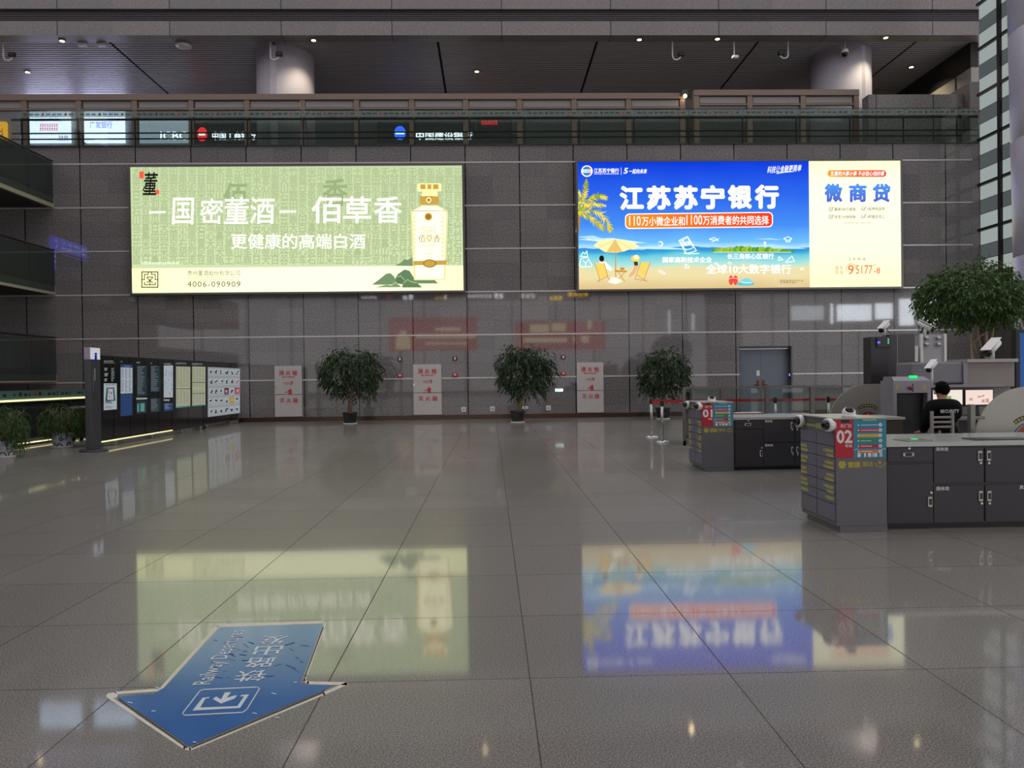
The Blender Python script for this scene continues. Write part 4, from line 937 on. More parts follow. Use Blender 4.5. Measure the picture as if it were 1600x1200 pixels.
for i in range(7):
    ya, yb = Yc[i] + .015, Yc[i + 1] - .015
    pn = build(MB().box(IX - .12, IX, ya, yb, ZB, ZT), 'panel', m_panel, t)
    mb = MB(); s = Sheet(mb, .003, X=IX)
    if i == 0:
        blocks(s, e_txw, *q_(197, 145), *q_(290, 161), 7, 1); s.rect(e_txw, *q_(197, 166), *q_(303, 169), 1)
        bars(s, e_txw, 202, 215, 240, 245, 3); bars(s, e_txw, 202, 265, 250, 300, 3); bars(s, e_txw, 202, 318, 238, 348, 3); bars(s, e_txg, 268, 215, 308, 350, 14)
        quad(s, e_l, 197, 363, 622, 322, 364, 612); s.text(e_txd, '楼层示意图', *q_(208, 368), *q_(310, 384))
        s.poly(e_grn, [q_(222, 405), q_(295, 402), q_(308, 530), q_(210, 535)], 2).poly(e_l, [q_(235, 415), q_(282, 413), q_(290, 520), q_(228, 522)], 3)
        for a, b_ in ((238, 440), (255, 455), (246, 485), (262, 445)): s.rect(e_rd, *q_(a, b_), *q_(a + 10, b_ + 14), 4)
        bars(s, e_txd, 210, 535, 310, 560, 2); bars(s, e_txg, 210, 580, 310, 605, 3)
        for c in range(4): s.rect(m_black, *q_(202 + c * 33, 664), *q_(222 + c * 33, 704), 1)
    elif i == 1:
        s.text(e_txw, '列车', *q_(360, 146), *q_(376, 162)); quad(s, e_blu, 358, 178, 680, 472, 182, 668); quad(s, e_l, 358, 210, 462, 472, 214, 456, 2); bars(s, e_txg, 362, 222, 470, 315, 18, 3, 3); bars(s, e_txg, 362, 328, 470, 445, 18, 3, 3); s.text(e_txw, '列车时刻表', *q_(392, 193), *q_(446, 206))
    elif i == 2:
        s.text(e_txw, '安检须知', *q_(510, 155), *q_(543, 172)); quad(s, e_dk, 514, 192, 492, 612, 196, 480); bars(s, e_txg, 520, 200, 610, 470, 30, 2, 1, 3, .35); quad(s, e_txw, 510, 502, 520, 614, 500, 516); quad(s, e_dk, 514, 530, 658, 610, 528, 648); s.rect(e_tl, *q_(516, 558), *q_(534, 638), 2).rect(e_tl, *q_(547, 554), *q_(588, 634), 2)
    elif i == 3:
        s.text(e_txw, '公告', *q_(646, 163), *q_(660, 177)); quad(s, e_dk, 646, 190, 450, 742, 194, 444); bars(s, e_txg, 650, 200, 738, 440, 26, 2, 1, 5, .35); quad(s, e_dk, 646, 506, 648, 742, 502, 632); bars(s, e_txg, 650, 514, 738, 630, 12, 2, 1, 7, .35)
    elif i == 4:
        s.text(e_txw, '地铁线路图', *q_(774, 168), *q_(842, 184)); quad(s, e_l, 774, 192, 500, 862, 190, 498); r = random.Random(4)
        for c in range(14):
            a, b_ = r.uniform(782, 850), r.uniform(230, 470); s.stroke(e_txg, [q_(a, b_), q_(a + r.uniform(-15, 15), b_ + r.uniform(-30, 30)), q_(a + r.uniform(-6, 12), b_ + r.uniform(0, 30))], .5, 2)
        s.rect(e_txw, *q_(774, 517), *q_(830, 531), 1); quad(s, e_blu, 776, 552, 634, 862, 548, 622); bars(s, e_txw, 782, 560, 856, 615, 7, 2, 1, 2, .3)
    else:
        X0, X1 = (892, 1028) if i == 5 else (1048, 1174)
        s.text(e_txw, '时刻表列车车次', *q_(X0 - 2, 162 + (i - 5) * 6), *q_(X0 + 100, 182 + (i - 5) * 6)); quad(s, e_yel, X0, 200, 600 - (i - 5) * 18, X1, 204, 586 - (i - 5) * 12)
        bars(s, e_txg, X0 + 6, 212, X1 - 4, 400, 30, 2, 4, i, .4); bars(s, e_txg, X0 + 6, 425, X1 - 4, 565, 22, 2, 4, i, .4)
        if i == 5: quad(s, m_black, X0, 412, 417, X1, 412, 417, 3)
        else: quad(s, m_black, X0, 352, 356, X1, 352, 356, 3); quad(s, m_black, X0, 460, 464, X1, 456, 460, 3)
        quad(s, e_tl, X0, 582 - (i - 5) * 10, 600 - (i - 5) * 18, X1, 572 - (i - 5) * 8, 586 - (i - 5) * 12, 3)
    build(mb, 'poster', None, pn)
build(MB().box(IX - .16, IX + .02, Yc[0], Yc[-1], .10, .135), 'base_rail', m_darkgrey, t)
build(MB().box(IX + .005, IX + .022, Yc[0], Yc[5], .108, .135), 'light_strip', e_led, t)
for y in (18.6, 20.6, 22.6, 24.0): build(MB().rbox(IX - .22, IX + .06, y, y + .14, 0, .10, .01), 'foot', m_steel, t)
t = thing('directory_board', 'wide black directory board with a grid of pale shop tiles', 'board', (IX, 26, 0))
ya, yb = Yc[-1] + .03, 27.75
build(MB().box(IX - .14, IX, ya, yb, ZB + .02, ZT), 'housing', m_panel, t)
mb = MB(); s = Sheet(mb, .003, X=IX); e_dir = E('directory_print', 'a8aeb6', .62); e_tile = E('directory_tile', 'c2c6c8', .62, False)
quad(s, e_dir, 1197, 205, 688, 1508, 220, 648)
r = random.Random(9)
def bl(u, v): 
    yt = 205 + 15 * u; yb_ = 688 - 40 * u; return q_(1197 + 311 * u, yt + (yb_ - yt) * v)
us = [.02 + .98 * (1 - (1 - c / 6) ** 1.0) * .985 for c in range(7)]
us = [0.015, .17, .33, .50, .655, .82, .985]
for j in range(5):
    for i in range(6):
        u0, u1 = us[i] + .012, us[i + 1] - .012; v0, v1 = j / 5 + .03, (j + 1) / 5 - .03
        m = e_tile
        if (j, i) in ((2, 3),): m = E('tile_dark_red', '7a3038', .6, False)
        if (j, i) in ((2, 5),): m = E('tile_red', 'c0303c', .7, False)
        if (j, i) == (3, 4): m = E('tile_amber', 'c8a024', .7, False)
        s.poly(m, [bl(u0, v0), bl(u1, v0), bl(u1, v1), bl(u0, v1)], 2)
        ink = e_txd if m is e_tile else e_txw
        if (j, i) == (1, 5): ink = e_rd
        um, vm = (u0 + u1) / 2, (v0 + v1) / 2
        for c in range(r.randint(2, 4)):
            a, b_ = um + r.uniform(-.03, .03), vm + r.uniform(-.03, .02); s.poly(ink, [bl(a - .015, b_ - .012), bl(a + .02, b_ - .02), bl(a + .025, b_ + .02), bl(a - .02, b_ + .015)], 3 + c * .2)
        s.poly(e_txg, [bl(u0 + .02, v1 - .035), bl(u1 - .02, v1 - .035), bl(u1 - .02, v1 - .02), bl(u0 + .02, v1 - .02)], 3)
build(mb, 'shop_grid', None, t)
build(MB().box(IX - .16, IX + .03, ya, yb, .10, .14), 'base_rail', m_steel, t)
for y in (ya + .1, yb - .3): build(MB().rbox(IX - .22, IX + .06, y, y + .14, 0, .10, .01), 'foot', m_steel, t)

# ------------------------------------------------------------------ floor arrow
m_blue = M('blue_floor_vinyl', '2c5f9e', 0.13, var=.14, scale=5, spec=1.0); m_scuff = M('scuffed_white_edge', 'c9c4b4', 0.6, var=.2, scale=20); m_glue = M('grey_glue_line', '3f3c35', .7); m_vw = M('white_vinyl_lettering', 'c2ccd0', .35)
AR = [(343.5, 980), (505.5, 975), (473, 1058), (469, 1066), (476, 1070), (520, 1071), (503, 1080), (295.5, 1166), (184, 1089), (240, 1084), (258, 1074)]
tip = P(295.5, 1166, Z=0); tail = (P(343.5, 980, Z=0) + P(505.5, 975, Z=0)) / 2
t = thing('floor_arrow', 'large worn blue arrow sticker with white writing on the polished floor', 'floor sticker', ((tip + tail) / 2))
mb = MB(); s = Sheet(mb, .001, Z=0)
OUT = [(340, 978), (508, 972), (478, 1056), (475, 1063), (481, 1067), (541, 1068.5), (506, 1084), (297, 1171), (288, 1169), (168, 1088), (180, 1083), (250, 1078)]
s.stroke(m_scuff, OUT, 4.5, .6, True); s.ell(m_scuff, 175, 1087, 9, 4.5, .7)
s.stroke(m_glue, [(186, 1093), (292, 1168)], 3, .9); s.stroke(m_glue, [(300, 1168), (505, 1082)], 3, .9); s.stroke(m_glue, [(474, 1064), (505, 980)], 2, .9)
build(mb, 'worn_edge', None, t)
mb = MB(); s = Sheet(mb, .001, Z=0); s.poly(m_blue, AR, 1); build(mb, 'vinyl', None, t)
mb = MB(); s = Sheet(mb, .001, Z=0)
def fl(x, y): return q2(x, y)
def q2(x, y): return (280 + x / 7.273, 970 + y / 7.273)
ax = (tail - tip).normalized(); rt = Vector((ax.y, -ax.x, 0))
lift = Vector((0, 0, .002))
cs = [('铁', 815, 630), ('路', 915, 478), ('出', 1005, 340), ('发', 1075, 222)]
mb.mat(m_vw)
for ch, x, y in cs:
    c = P(*q2(x, y), Z=0) + lift; w = .155; h = .145
    U = -rt * w; V = -ax * h; mb.text(ch, c - U / 2 - V / 2, U, V, .005)
a = P(*q2(420, 722), Z=0) + lift; e = P(*q2(800, 110), Z=0) + lift; U = e - a; V = -rt * .115
mb.text('Railway Departures', a, U, V, 0.005)
s.stroke(m_vw, [q2(*v) for v in ((60, 1078), (38, 1055), (235, 800), (275, 785), (880, 757), (915, 772), (770, 1010), (720, 1045))], 1.6, 2, True)
s.poly(m_vw, [q2(*v) for v in ((150, 1025), (265, 880), (345, 870), (338, 885), (300, 888), (238, 990), (660, 975), (738, 862), (695, 865), (705, 848), (795, 840), (690, 995))], 2)
s.poly(m_vw, [q2(*v) for v in ((475, 945), (380, 893), (420, 865), (475, 898), (520, 818), (590, 815), (540, 880), (630, 852), (660, 855), (625, 890))], 2)
build(mb, 'lettering_and_pictogram', None, t)
mb = MB(); s = Sheet(mb, .001, Z=0); r = random.Random(8)
for _ in range(34):
    x, y = r.uniform(320, 470), r.uniform(995, 1060); l = r.uniform(4, 18); a = r.uniform(-.5, .9); s.stroke(M('scuff_mark', '33507a', .6), [(x, y), (x + l * math.cos(a), y + l * math.sin(a) * .6)], r.uniform(.4, 1.0), 2.5 + r.random() * .4)
for x, y in ((460, 1067), (200, 1098), (237, 1112), (395, 1115), (430, 1122), (425, 1084), (302, 1160), (243, 1074)): s.stroke(m_vw, [(x, y), (x + r.uniform(2, 7), y + r.uniform(-1, 2))], 1.4, 3)
build(mb, 'scuffs', None, t)

# ------------------------------------------------------------------ right: parcel lockers with inspection counters
class FSheet(Sheet):
    def __init__(s, mb, fn, n, lift): s.mb = mb; s.fn = fn; s.n = Vector(n); s.lift = lift
    def p(s, x, y, layer=1): return s.fn(x, y) + s.n * (s.lift * layer)
m_lock = M('locker_grey', '626468', 0.4, .2); m_ldoor = M('locker_door_lilac', '6e6c7c', 0.4, .2); m_ltop = M('locker_top_pale', 'a2a49c', .3)
m_olive = M('olive_label', 'a6a456', .5); m_red = M('red_sign', 'b0142c', .4); m_teal = M('teal_sign', '1e8aa0', .4); m_wl = M('white_print', 'e2e2de', .4)
m_dkc = M('counter_dark_grey', '37373c', .4, .2); m_wtop = M('counter_steel_top', 'b4b9b4', .25, .4); m_lime = M('lime_logo', 'a8a244', .45)
listc = [M('list_blue', '2a78b8', .4), M('list_crimson', 'a8284c', .4), M('list_ochre', 'd0a848', .4), M('list_green', '1e8a58', .4), M('list_red', 'b02038', .4), M('list_orange', 'd8764e', .4)]
m_hand = M('recessed_handle_chrome', 'b8b8b6', .25, .9)
k0 = P(1305, 832.5, Z=0); k1 = P(1097, 737, Z=0); WD = P(1385.5, 700, Y=k0.y).x - k0.x; HK = P(1305, 653.5, Y=k0.y).z
CF = P(1450, 826, Z=0).y                        # front line of the near counter
def locker(X0, Y0, number, gate, place, length, cams, near):
    Wd, D, H = WD, .80, HK; X1, Y1 = X0 + Wd, Y0 + D
    t = thing('parcel_locker', f'grey locker cabinet with red {number} sign and lilac doors, {place}', 'locker', ((X0 + X1) / 2, Y0 + D / 2, 0), 'locker cabinets on the right')
    build(MB().box(X0 + .012, X1, Y0, Y1, .06, H - .012), 'body', m_lock, t, bevel=.004)
    build(MB().box(X0 + .05, X1, Y0, Y1 - .04, 0, .06), 'plinth', m_lock, t)
    build(MB().box(X0 - .004, X1 + .004, Y0 - .004, Y1 + .004, H - .012, H), 'top_panel', m_ltop, t)
    ff = lambda x, y: Vector((X0 + (x - 1305) / 80 * Wd, Y0, H - (y - 653) / 179 * H))
    hs = [.155, .27, .40, .52, .64, .745, .80]       # seven rows from the band under the top downwards
    zt_ = [H - .155, H - .27, H - .385, H - .50, H - .615, H - .72, H - .815, .10]
    for row in range(7):
        for c in range(2):
            ya = Y1 - .01 - c * (D / 2 - .005) - (D / 2 - .02); yb = ya + D / 2 - .02
            dr = build(MB().box(X0, X0 + .014, ya, yb, zt_[row + 1] + .006, zt_[row] - .002), 'door', m_ldoor, t, bevel=.003)
            if 1 <= row <= 5:
                mb = MB(); mb.mat(m_olive)
                for k in range(2 if row < 5 else 1):
                    z = zt_[row] - .03 - k * .044; ln = .13 + .02 * ((row + k) % 3) if c == 0 else .12 + .03 * ((row * 2 + k) % 3)
                    a = yb - .01 if c == 0 else ya + .01 + ln
                    mb.box(X0 - .002, X0, a - ln + (.0 if c == 0 else 0), a, z - .03, z)
                    if c: mb.box(X0 - .002, X0, a + .012, a + .035, z - .03, z)
                build(mb, 'label_strips', None, dr)
    mb = MB(); mb.mat(m_olive)
    for k in range(14): mb.box(X0 + .0105, X0 + .0115, Y1 - .10 - k * .042, Y1 - .07 - k * .042, H - .12 if k > 6 else H - .11, H - .07 if k > 6 else H - .085)
    build(mb, 'band_lettering', None, t)
    mb = MB(); s = FSheet(mb, ff, (0, -1, 0), .0015)
    s.rect(m_red, 1306, 654, 1334, 715.5, 1).rect(m_black, 1315, 654.5, 1328, 660.5, 2)
    s.text(m_wl, gate, 1313.5, 662, 1331, 668, bold=.02).text(m_wl, number, 1308, 671.5, 1332.5, 692.5, bold=.045).text(m_wl, '号柜', 1321, 694, 1332, 699, bold=.02)
    build(mb, 'number_sign', None, t, label=f'red sign with white number {number}')
    mb = MB(); s = FSheet(mb, ff, (0, -1, 0), .0015)
    s.rect(m_teal, 1334.5, 653.5, 1383.5, 715.5, 1).rect(listc[3], 1344, 654, 1372, 658.5, 2).text(m_wl, '违禁品存放须知', 1348, 655, 1369, 658, layer=3)
    for k in range(6):
        y = 664.2 + k * 8.25; s.rect(listc[k], 1340, y - 2.6, 1374, y + 2.6, 2); s.ell(m_wl, 1341.5, y, 1.3, 1.3, 3, 10).ell(m_wl, 1375, y, 2.8, 2.8, 3, 14).ell(m_steel, 1375, y, 1.4, 1.4, 4, 10)
        if k != 2: s.rect(m_wl, 1345, y - .5, 1345 + (26 if k in (0, 1) else 13 + k), y + .5, 3)
    for x, w in ((1340, 5), (1350, 3), (1356, 5), (1363, 2), (1366, 4), (1374, 2), (1377, 1)): s.rect(m_wl, x, 708, x + w, 714, 2)
    s.stroke(m_wl, [(1335, 703), (1340, 701.5)], .8, 2); s.stroke(m_wl, [(1377, 701.5), (1383, 702.5)], .8, 2)
    build(mb, 'instruction_sign', None, t, label='teal sign with six coloured rows')
    mb = MB(); s = FSheet(mb, ff, (0, -1, 0), .0015)
    s.poly(m_lime, [(1310, 725.5), (1313, 720), (1320, 720), (1323, 725.5), (1320, 731.5), (1313, 731.5)], 1).text(m_lime, '蜜罐', 1325, 721, 1344, 731, bold=.05, layer=1).stroke(m_lime, [(1346, 720), (1346, 732)], .6, 1).text(m_lime, '韵达', 1348, 721, 1364, 729.5, bold=.03, layer=1)
    star = [(1374 + (4 if k % 2 == 0 else 1.7) * math.sin(math.pi * k / 5), 723 - (4 if k % 2 == 0 else 1.7) * math.cos(math.pi * k / 5)) for k in range(10)]
    s.poly(m_lime, star, 1); s.stroke(m_lime, [(1367, 724), (1369, 728.5), (1374, 731), (1379, 728.5), (1381.5, 724)], 1.6, 1)
    build(mb, 'logo_row', None, t)
    # dome cameras on the locker
    for kind, w_ in cams:
        lab = f'white dome camera {w_} of the {near} locker'
        if kind == 'top':
            c = Vector((X0 + .20, Y0 + .13, H)); c_t = thing('dome_camera', lab, 'camera', c)
            mb = MB(); mb.lathe(c, [(.062, 0), (.066, .012), (.064, .03)], 28); mb.ball(c + Vector((0, 0, .045)), .062, .062, .055, 24, 14); build(mb, 'housing', m_white, c_t)
            build(MB().ball(c + Vector((-.004, -.024, .066)), .043, .043, .038, 24, 14), 'dome', m_dome, c_t)
        else:
            c = Vector((X0 - .003, Y0 + (.05 if kind == 'front' else D - .06), H - .065)); c_t = thing('dome_camera', lab, 'camera', c)
            build(MB().lathe(c, [(.062, 0), (.064, .05), (.058, .062), (.05, .064)], 28, axis=(-1, -.35, 0)), 'housing', m_white, c_t); build(MB().ball(c + Vector((-.06, -.02, 0)), .047), 'dome', m_dome, c_t)
    # counter
    Yf = Y0 + CF - k0.y; Xe = X1 + length; zc = P(1400, 697, Y=CF - .025).z + .03
    t = thing('inspection_counter', f'dark grey inspection counter with steel top beside the {number} locker, the {near} one', 'counter', ((X1 + Xe) / 2, Yf + .5, 0), 'inspection counters on the right')
    build(MB().box(X1 + .002, Xe, Yf, Yf + 1.0, .05, zc - .04), 'body', m_dkc, t); build(MB().box(X1 + .002, Xe, Yf + .05, Yf + .95, 0, .05), 'plinth', m_black, t)
    build(MB().box(X1 + .002, Xe + .02, Yf - .025, Yf + 1.02, zc - .04, zc), 'worktop', m_wtop, t, bevel=.004)
    off = Vector((X0 - k0.x, Yf - CF, 0))
    fc = lambda x, y: P(1220 + x / 4.21, 600 + y / 4.21, Y=CF) + off
    def panel(nm, x0, y0, x1, y1):
        a, c = fc(x0, y1), fc(x1, y0); return build(MB().box(a.x + .004, c.x - .004, Yf - .014, Yf, max(.06, a.z + .004), c.z - .004), nm, m_dkc, t, bevel=.003)
    dw = panel('drawer', 695, 410, 998, 515)
    d1 = panel('door', 695, 520, 998, 935); d2 = panel('door', 1000, 410, 1330, 655); d3 = panel('door', 1000, 660, 1330, 930); d4 = panel('door', 1338, 410, 1680, 650); d5 = panel('door', 1338, 655, 1680, 925)
    def label(par, body, x0, y0, x1, y1): 
        mb = MB(); s = FSheet(mb, fc, (0, -1, 0), .003); s.lift = .016; s.text(m_wl, body, x0, y0, x1, y1, bold=.02, layer=1); build(mb, 'lettering', None, par)
    label(d2, '液体类', 1013, 414, 1096, 440); label(d3, '固体类', 1017, 673, 1102, 699); label(d5, '其它类', 1562, 664, 1650, 690)
    def handle(par, x, y, wv, hv, lockpos=None):
        c = fc(x, y); mb = MB(); mb.rbox(c.x - wv, c.x + wv, Yf - .024, Yf - .012, c.z - hv, c.z + hv, min(wv, hv) * .5)
        hd = build(mb, 'handle', m_hand, par); build(MB().rbox(c.x - wv * .6, c.x + wv * .6, Yf - .028, Yf - .022, c.z - hv * .55, c.z + hv * .55, .003), 'latch', m_black if wv > hv else m_darkgrey, hd)
        if lockpos: q = fc(*lockpos); build(MB().lathe((q.x, Yf - .012, q.z), [(.014, 0), (.014, .008), (.01, .010)], 14, axis=(0, -1, 0)), 'lock', m_hand, par)
    handle(dw, 833, 462, .055, .024, (838, 424)); handle(d1, 975, 772, .024, .055, (983, 715)); handle(d2, 1303, 472, .022, .055, (1308, 520)); handle(d4, 1360, 470, .022, .055, (1362, 520)); handle(d3, 1308, 735, .022, .055, (1314, 785)); handle(d5, 1363, 735, .022, .055, (1366, 785))
    return t
locker(k0.x, k0.y, '02', '北门2', 'nearest the camera', 2.6, [('front', 'on the front left corner'), ('rear', 'on the rear left corner'), ('top', 'standing on top')], 'near')
locker(k1.x, k1.y, '01', '北门1', 'farther away by the queue posts', 1.55, [('front', 'on the front left corner'), ('rear', 'on the rear left corner'), ('top', 'standing on top')], 'far')
# flat things on the near counter
ZC = P(1400, 697, Y=CF - .025).z + .03
a = P(1430, 688, Z=ZC); t = thing('document_tray', 'flat grey document tray with a green light on the near counter', 'tray', (a.x, a.y, ZC))
build(MB().rbox(a.x - .16, a.x + .10, a.y - .15, a.y + .12, ZC, ZC + .012, .005), 'base', m_steel, t); build(MB().box(a.x - .03, a.x + .02, a.y - .02, a.y + .03, ZC + .012, ZC + .016), 'indicator_light', E('green_indicator', '30e080', 1.5), t)
a = P(1555, 686, Z=ZC); t = thing('paper_pad', 'dark pad lying on the near counter at the right edge', 'pad', (a.x, a.y, ZC))
build(MB().rbox(a.x - .28, a.x + .3, a.y - .12, a.y + .10, ZC, ZC + .01, .004), 'cover', m_darkgrey, t); build(MB().box(a.x - .1, a.x + .25, a.y - .09, a.y - .03, ZC + .01, ZC + .012), 'sheet', m_grey, t)
a = P(1160, 640, Y=12.95); t = thing('tray_of_papers', 'shallow wooden tray lying on the far counter', 'tray', (a.x, a.y, ZC))
build(MB().rbox(a.x - .15, a.x + .35, a.y - .12, a.y + .12, ZC, ZC + .02, .006), 'base', M('pale_wood_tray', '8a6a50', .6), t); build(MB().box(a.x - .12, a.x + .30, a.y - .1, a.y + .1, ZC + .02, ZC + .025), 'papers', m_white, t)
# dark brown table behind the near locker
a = P(1386, 652, Y=9.6); c = P(1411, 652, Y=9.6)
t = thing('brown_table', 'dark brown box table with pale edge behind the 02 locker', 'table', ((a.x + c.x) / 2, 9.9, 0))
build(MB().box(a.x - .5, c.x, 9.6, 10.2, .06, a.z - .03), 'body', M('dark_brown_board', '3a302b', .5), t); build(MB().box(a.x - .52, c.x + .02, 9.58, 10.22, a.z - .03, a.z), 'top', m_ltop, t); build(MB().box(a.x - .45, c.x - .05, 9.65, 10.15, 0, .06), 'plinth', m_black, t)

# ------------------------------------------------------------------ queue posts with red belts, glass barrier
m_belt = M('red_belt', 'c01c30', .6)
def stanchion(x, yb, label, to=None):
    b0 = P(x, yb, Z=0)
    t = thing('queue_post', label, 'queue post', b0, 'chrome queue posts')
    build(MB().lathe(b0, [(.17, 0), (.175, .012), (.15, .03), (.06, .045), (.035, .055)], 32), 'base', m_chrome, t)
    build(MB().lathe(b0, [(.033, .045), (.033, .86)], 20), 'pole', m_steel, t)
    build(MB().lathe(b0, [(.04, .82), (.042, .83), (.042, .93), (.035, .945)], 20), 'head', m_black, t)
    if to is not None:
        d = Vector(to) - b0; d.z = 0; n = Vector((-d.y, d.x, 0)).normalized() * .002; a = b0 + d.normalized() * .042; e = b0 + d - d.normalized() * .045
        build(MB().prism([a + Vector((0, 0, .845)) - n, e + Vector((0, 0, .845)) - n, e + Vector((0, 0, .905)) - n, a + Vector((0, 0, .905)) - n], n * 2), 'belt', m_belt, t)
    return b0
p1 = P(1035, 691, Z=0); p0 = P(1018, 683, Z=0)
BYg = 17.4                                         # front line of the glass barrier
pe = Vector((P(1060, 640, Y=BYg).x - .05, BYg - .15, 0))
stanchion(1018, 683, 'chrome queue post, the farther left of two, red belt to the glass barrier', (P(1208, 600, Y=18.6).x, 18.6 - .3, 0))
stanchion(1035, 691, 'chrome queue post, the nearer of the two left of the lockers', p0)
s2 = P(1212, 640, Y=18.3); s3 = P(1296, 640, Y=18.3)
for x, lab, to in ((1212, 'thin queue post behind the far counter in front of the grey door', (s3.x - .05, 18.3, 0)), (1295, 'queue post right of the grey door, half behind the near locker', (s3.x + 1.8, 18.3, 0))):
    q = P(x, 640, Y=18.3); d = Vector((q.x, 18.3, 0))
    yb = 590 + 1.5 * 1200 / 18.3 - .0125 * (x - 767); stanchion(x, yb, lab, to)
gx0 = P(1058, 640, Y=16.9).x; gtop = P(1200, 605.5, Y=BYg).z
t = thing('glass_barrier', 'low glass barrier in a brushed steel frame behind the 01 locker', 'barrier', (gx0 + 1.5, BYg, 0))
posts = [(gx0, 16.3, .05), (P(1081, 640, Y=BYg).x, BYg, .05), (P(1129, 640, Y=BYg).x, BYg, .1), (P(1199, 640, Y=BYg).x, BYg, .1), (P(1269, 640, Y=BYg).x, BYg, .1), (P(1340, 640, Y=BYg).x, BYg, .1)]
m_satin = M('satin_steel', '7c7b76', .35, .7)
for (xa, y_, w) in posts: build(MB().box(xa - w / 2, xa + w / 2, y_ - .04, y_ + .04, 0, gtop), 'post', m_satin, t)
build(MB().box(posts[1][0], posts[-1][0], BYg - .03, BYg + .03, gtop, gtop + .04), 'top_rail', m_satin, t)
build(MB().prism([(gx0 - .03, 16.26, gtop), (gx0 + .03, 16.26, gtop), (posts[1][0] + .03, BYg, gtop), (posts[1][0] - .03, BYg, gtop)], (0, 0, .04)), 'top_rail', m_satin, t)
for (xa, ya, _), (xb, yb, _) in zip(posts, posts[1:]):
    d = Vector((xb - xa, yb - ya, 0)).normalized(); n = Vector((-d.y, d.x, 0)) * .006; a = Vector((xa, ya, .12)) + d * .06; e = Vector((xb, yb, .12)) - d * .06
    build(MB().prism([a - n, e - n, e - n + Vector((0, 0, gtop - .14)), a - n + Vector((0, 0, gtop - .14))], n * 2), 'glass_pane', g_clear, t)
build(MB().prism([(gx0 - .03, 16.26, 0), (gx0 + .03, 16.26, 0), (posts[1][0] + .03, BYg, 0), (posts[1][0] - .03, BYg, 0)], (0, 0, .10)), 'bottom_rail', m_satin, t)
build(MB().box(posts[1][0], posts[-1][0], BYg - .03, BYg + .03, 0, .10), 'bottom_rail', m_satin, t)

# ------------------------------------------------------------------ security point
m_scan = M('scanner_grey', '8a8890', .4, .1); m_scand = M('scanner_side_grey', '6b686c', .4, .1); m_hood = M('hood_taupe', '8d8783', .45)
Ys = 10.75
a = P(1396, 640, Y=Ys); c = P(1455, 640, Y=Ys); zt_ = P(1425, 595, Y=Ys).z; zo = P(1425, 614, Y=Ys).z
t = thing('baggage_scanner', 'grey baggage scanner tunnel with a green light on top, left of the seated guard', 'scanner', ((a.x + c.x) / 2, Ys + .6, 0))
mb = MB(); mb.box(a.x, a.x + .05, Ys, Ys + .36, 0, zt_); mb.box(c.x - .05, c.x, Ys, Ys + .36, 0, zt_); mb.box(a.x + .05, c.x - .05, Ys, Ys + .36, zo, zt_)
mb.prism([(a.x, Ys, zt_), (c.x, Ys, zt_), (c.x - .04, Ys + .12, zt_ + .06), (a.x + .04, Ys + .12, zt_ + .06)], (0, 0, .001)); mb.box(a.x + .04, c.x - .04, Ys + .12, Ys + .36, zt_, zt_ + .06)
build(mb, 'housing', m_scan, t, bevel=.006)
build(MB().box(a.x + .05, c.x - .05, Ys + .12, Ys + .34, .45, zo), 'tunnel_curtain', m_black, t); build(MB().box(a.x + .05, c.x - .05, Ys - .05, Ys + .12, .35, .45), 'conveyor', m_black, t); build(MB().box(a.x + .05, c.x - .05, Ys + .02, Ys + .34, 0.0, .35), 'base', m_darkgrey, t)
q = P(1427, 592, Y=Ys + .08); build(MB().rbox(q.x - .05, q.x + .05, Ys + .05, Ys + .12, zt_ + .035, zt_ + .075, .01), 'indicator_light', E('scanner_green_lamp', '20d870', 1.6), t)
q = P(1422, 606, Y=Ys); build(MB().lathe((q.x, Ys, q.z), [(.022, 0), (.022, .02), (.03, .022), (.03, .035)], 16, axis=(0, -1, 0)), 'emergency_stop', M('stop_button_red', '8a2a28', .4), t)
build(MB().box(q.x + .03, q.x + .05, Ys - .003, Ys, q.z - .06, q.z + .06), 'sticker', M('blue_sticker', '3a4a78', .5), t)
for x in (1401, 1444): q = P(x, 605, Y=Ys); build(MB().box(q.x - .02, q.x + .02, Ys - .003, Ys, q.z - .035, q.z + .035), 'sticker', m_olive, t)

Yh = 11.3
a = P(1424, 580, Y=Yh); c = P(1508, 580, Y=Yh); e = P(1587, 580, Y=Yh); z1 = P(1460, 566, Y=Yh).z; z2 = P(1460, 600, Y=Yh).z; z3 = P(1545, 565, Y=Yh).z; z4 = P(1545, 603, Y=Yh).z
t = thing('scanner_console', 'wide taupe scanner console with two hoods above the lit monitors', 'console', ((a.x + e.x) / 2, Yh + .5, 0))
build(MB().rbox(a.x, c.x - .02, Yh, Yh + .45, z2, z1, .03), 'hood', M('hood_grey', '77767c', .4), t); build(MB().box(c.x - .04, c.x + .02, Yh - .03, Yh + .45, z2 - .03, z1 + .01), 'rib', m_scan, t)
build(MB().rbox(c.x + .02, e.x, Yh + .02, Yh + .45, z4 - .02, z3, .015), 'hood', m_hood, t, label='taupe hood'); build(MB().box(c.x, e.x, Yh - .06, Yh + .47, z3 - .01, z3 + .04), 'hood_top', m_ltop, t)
build(MB().box(a.x + .1, e.x, Yh + .12, Yh + .45, 0, z2), 'body', m_hood, t); zl = P(1500, 605, Y=Yh - .3).z; xl = P(1440, 605, Y=Yh - .3).x; xr = P(1568, 605, Y=Yh - .3).x
build(MB().box(xl + .1, xr, Yh - .34, Yh + .12, zl, zl + .035), 'lip', m_scan, t)
build(MB().box(xl + .04, xl + .1, Yh - .34, Yh + .12, .80, zl + .035), 'side_panel', m_scan, t)
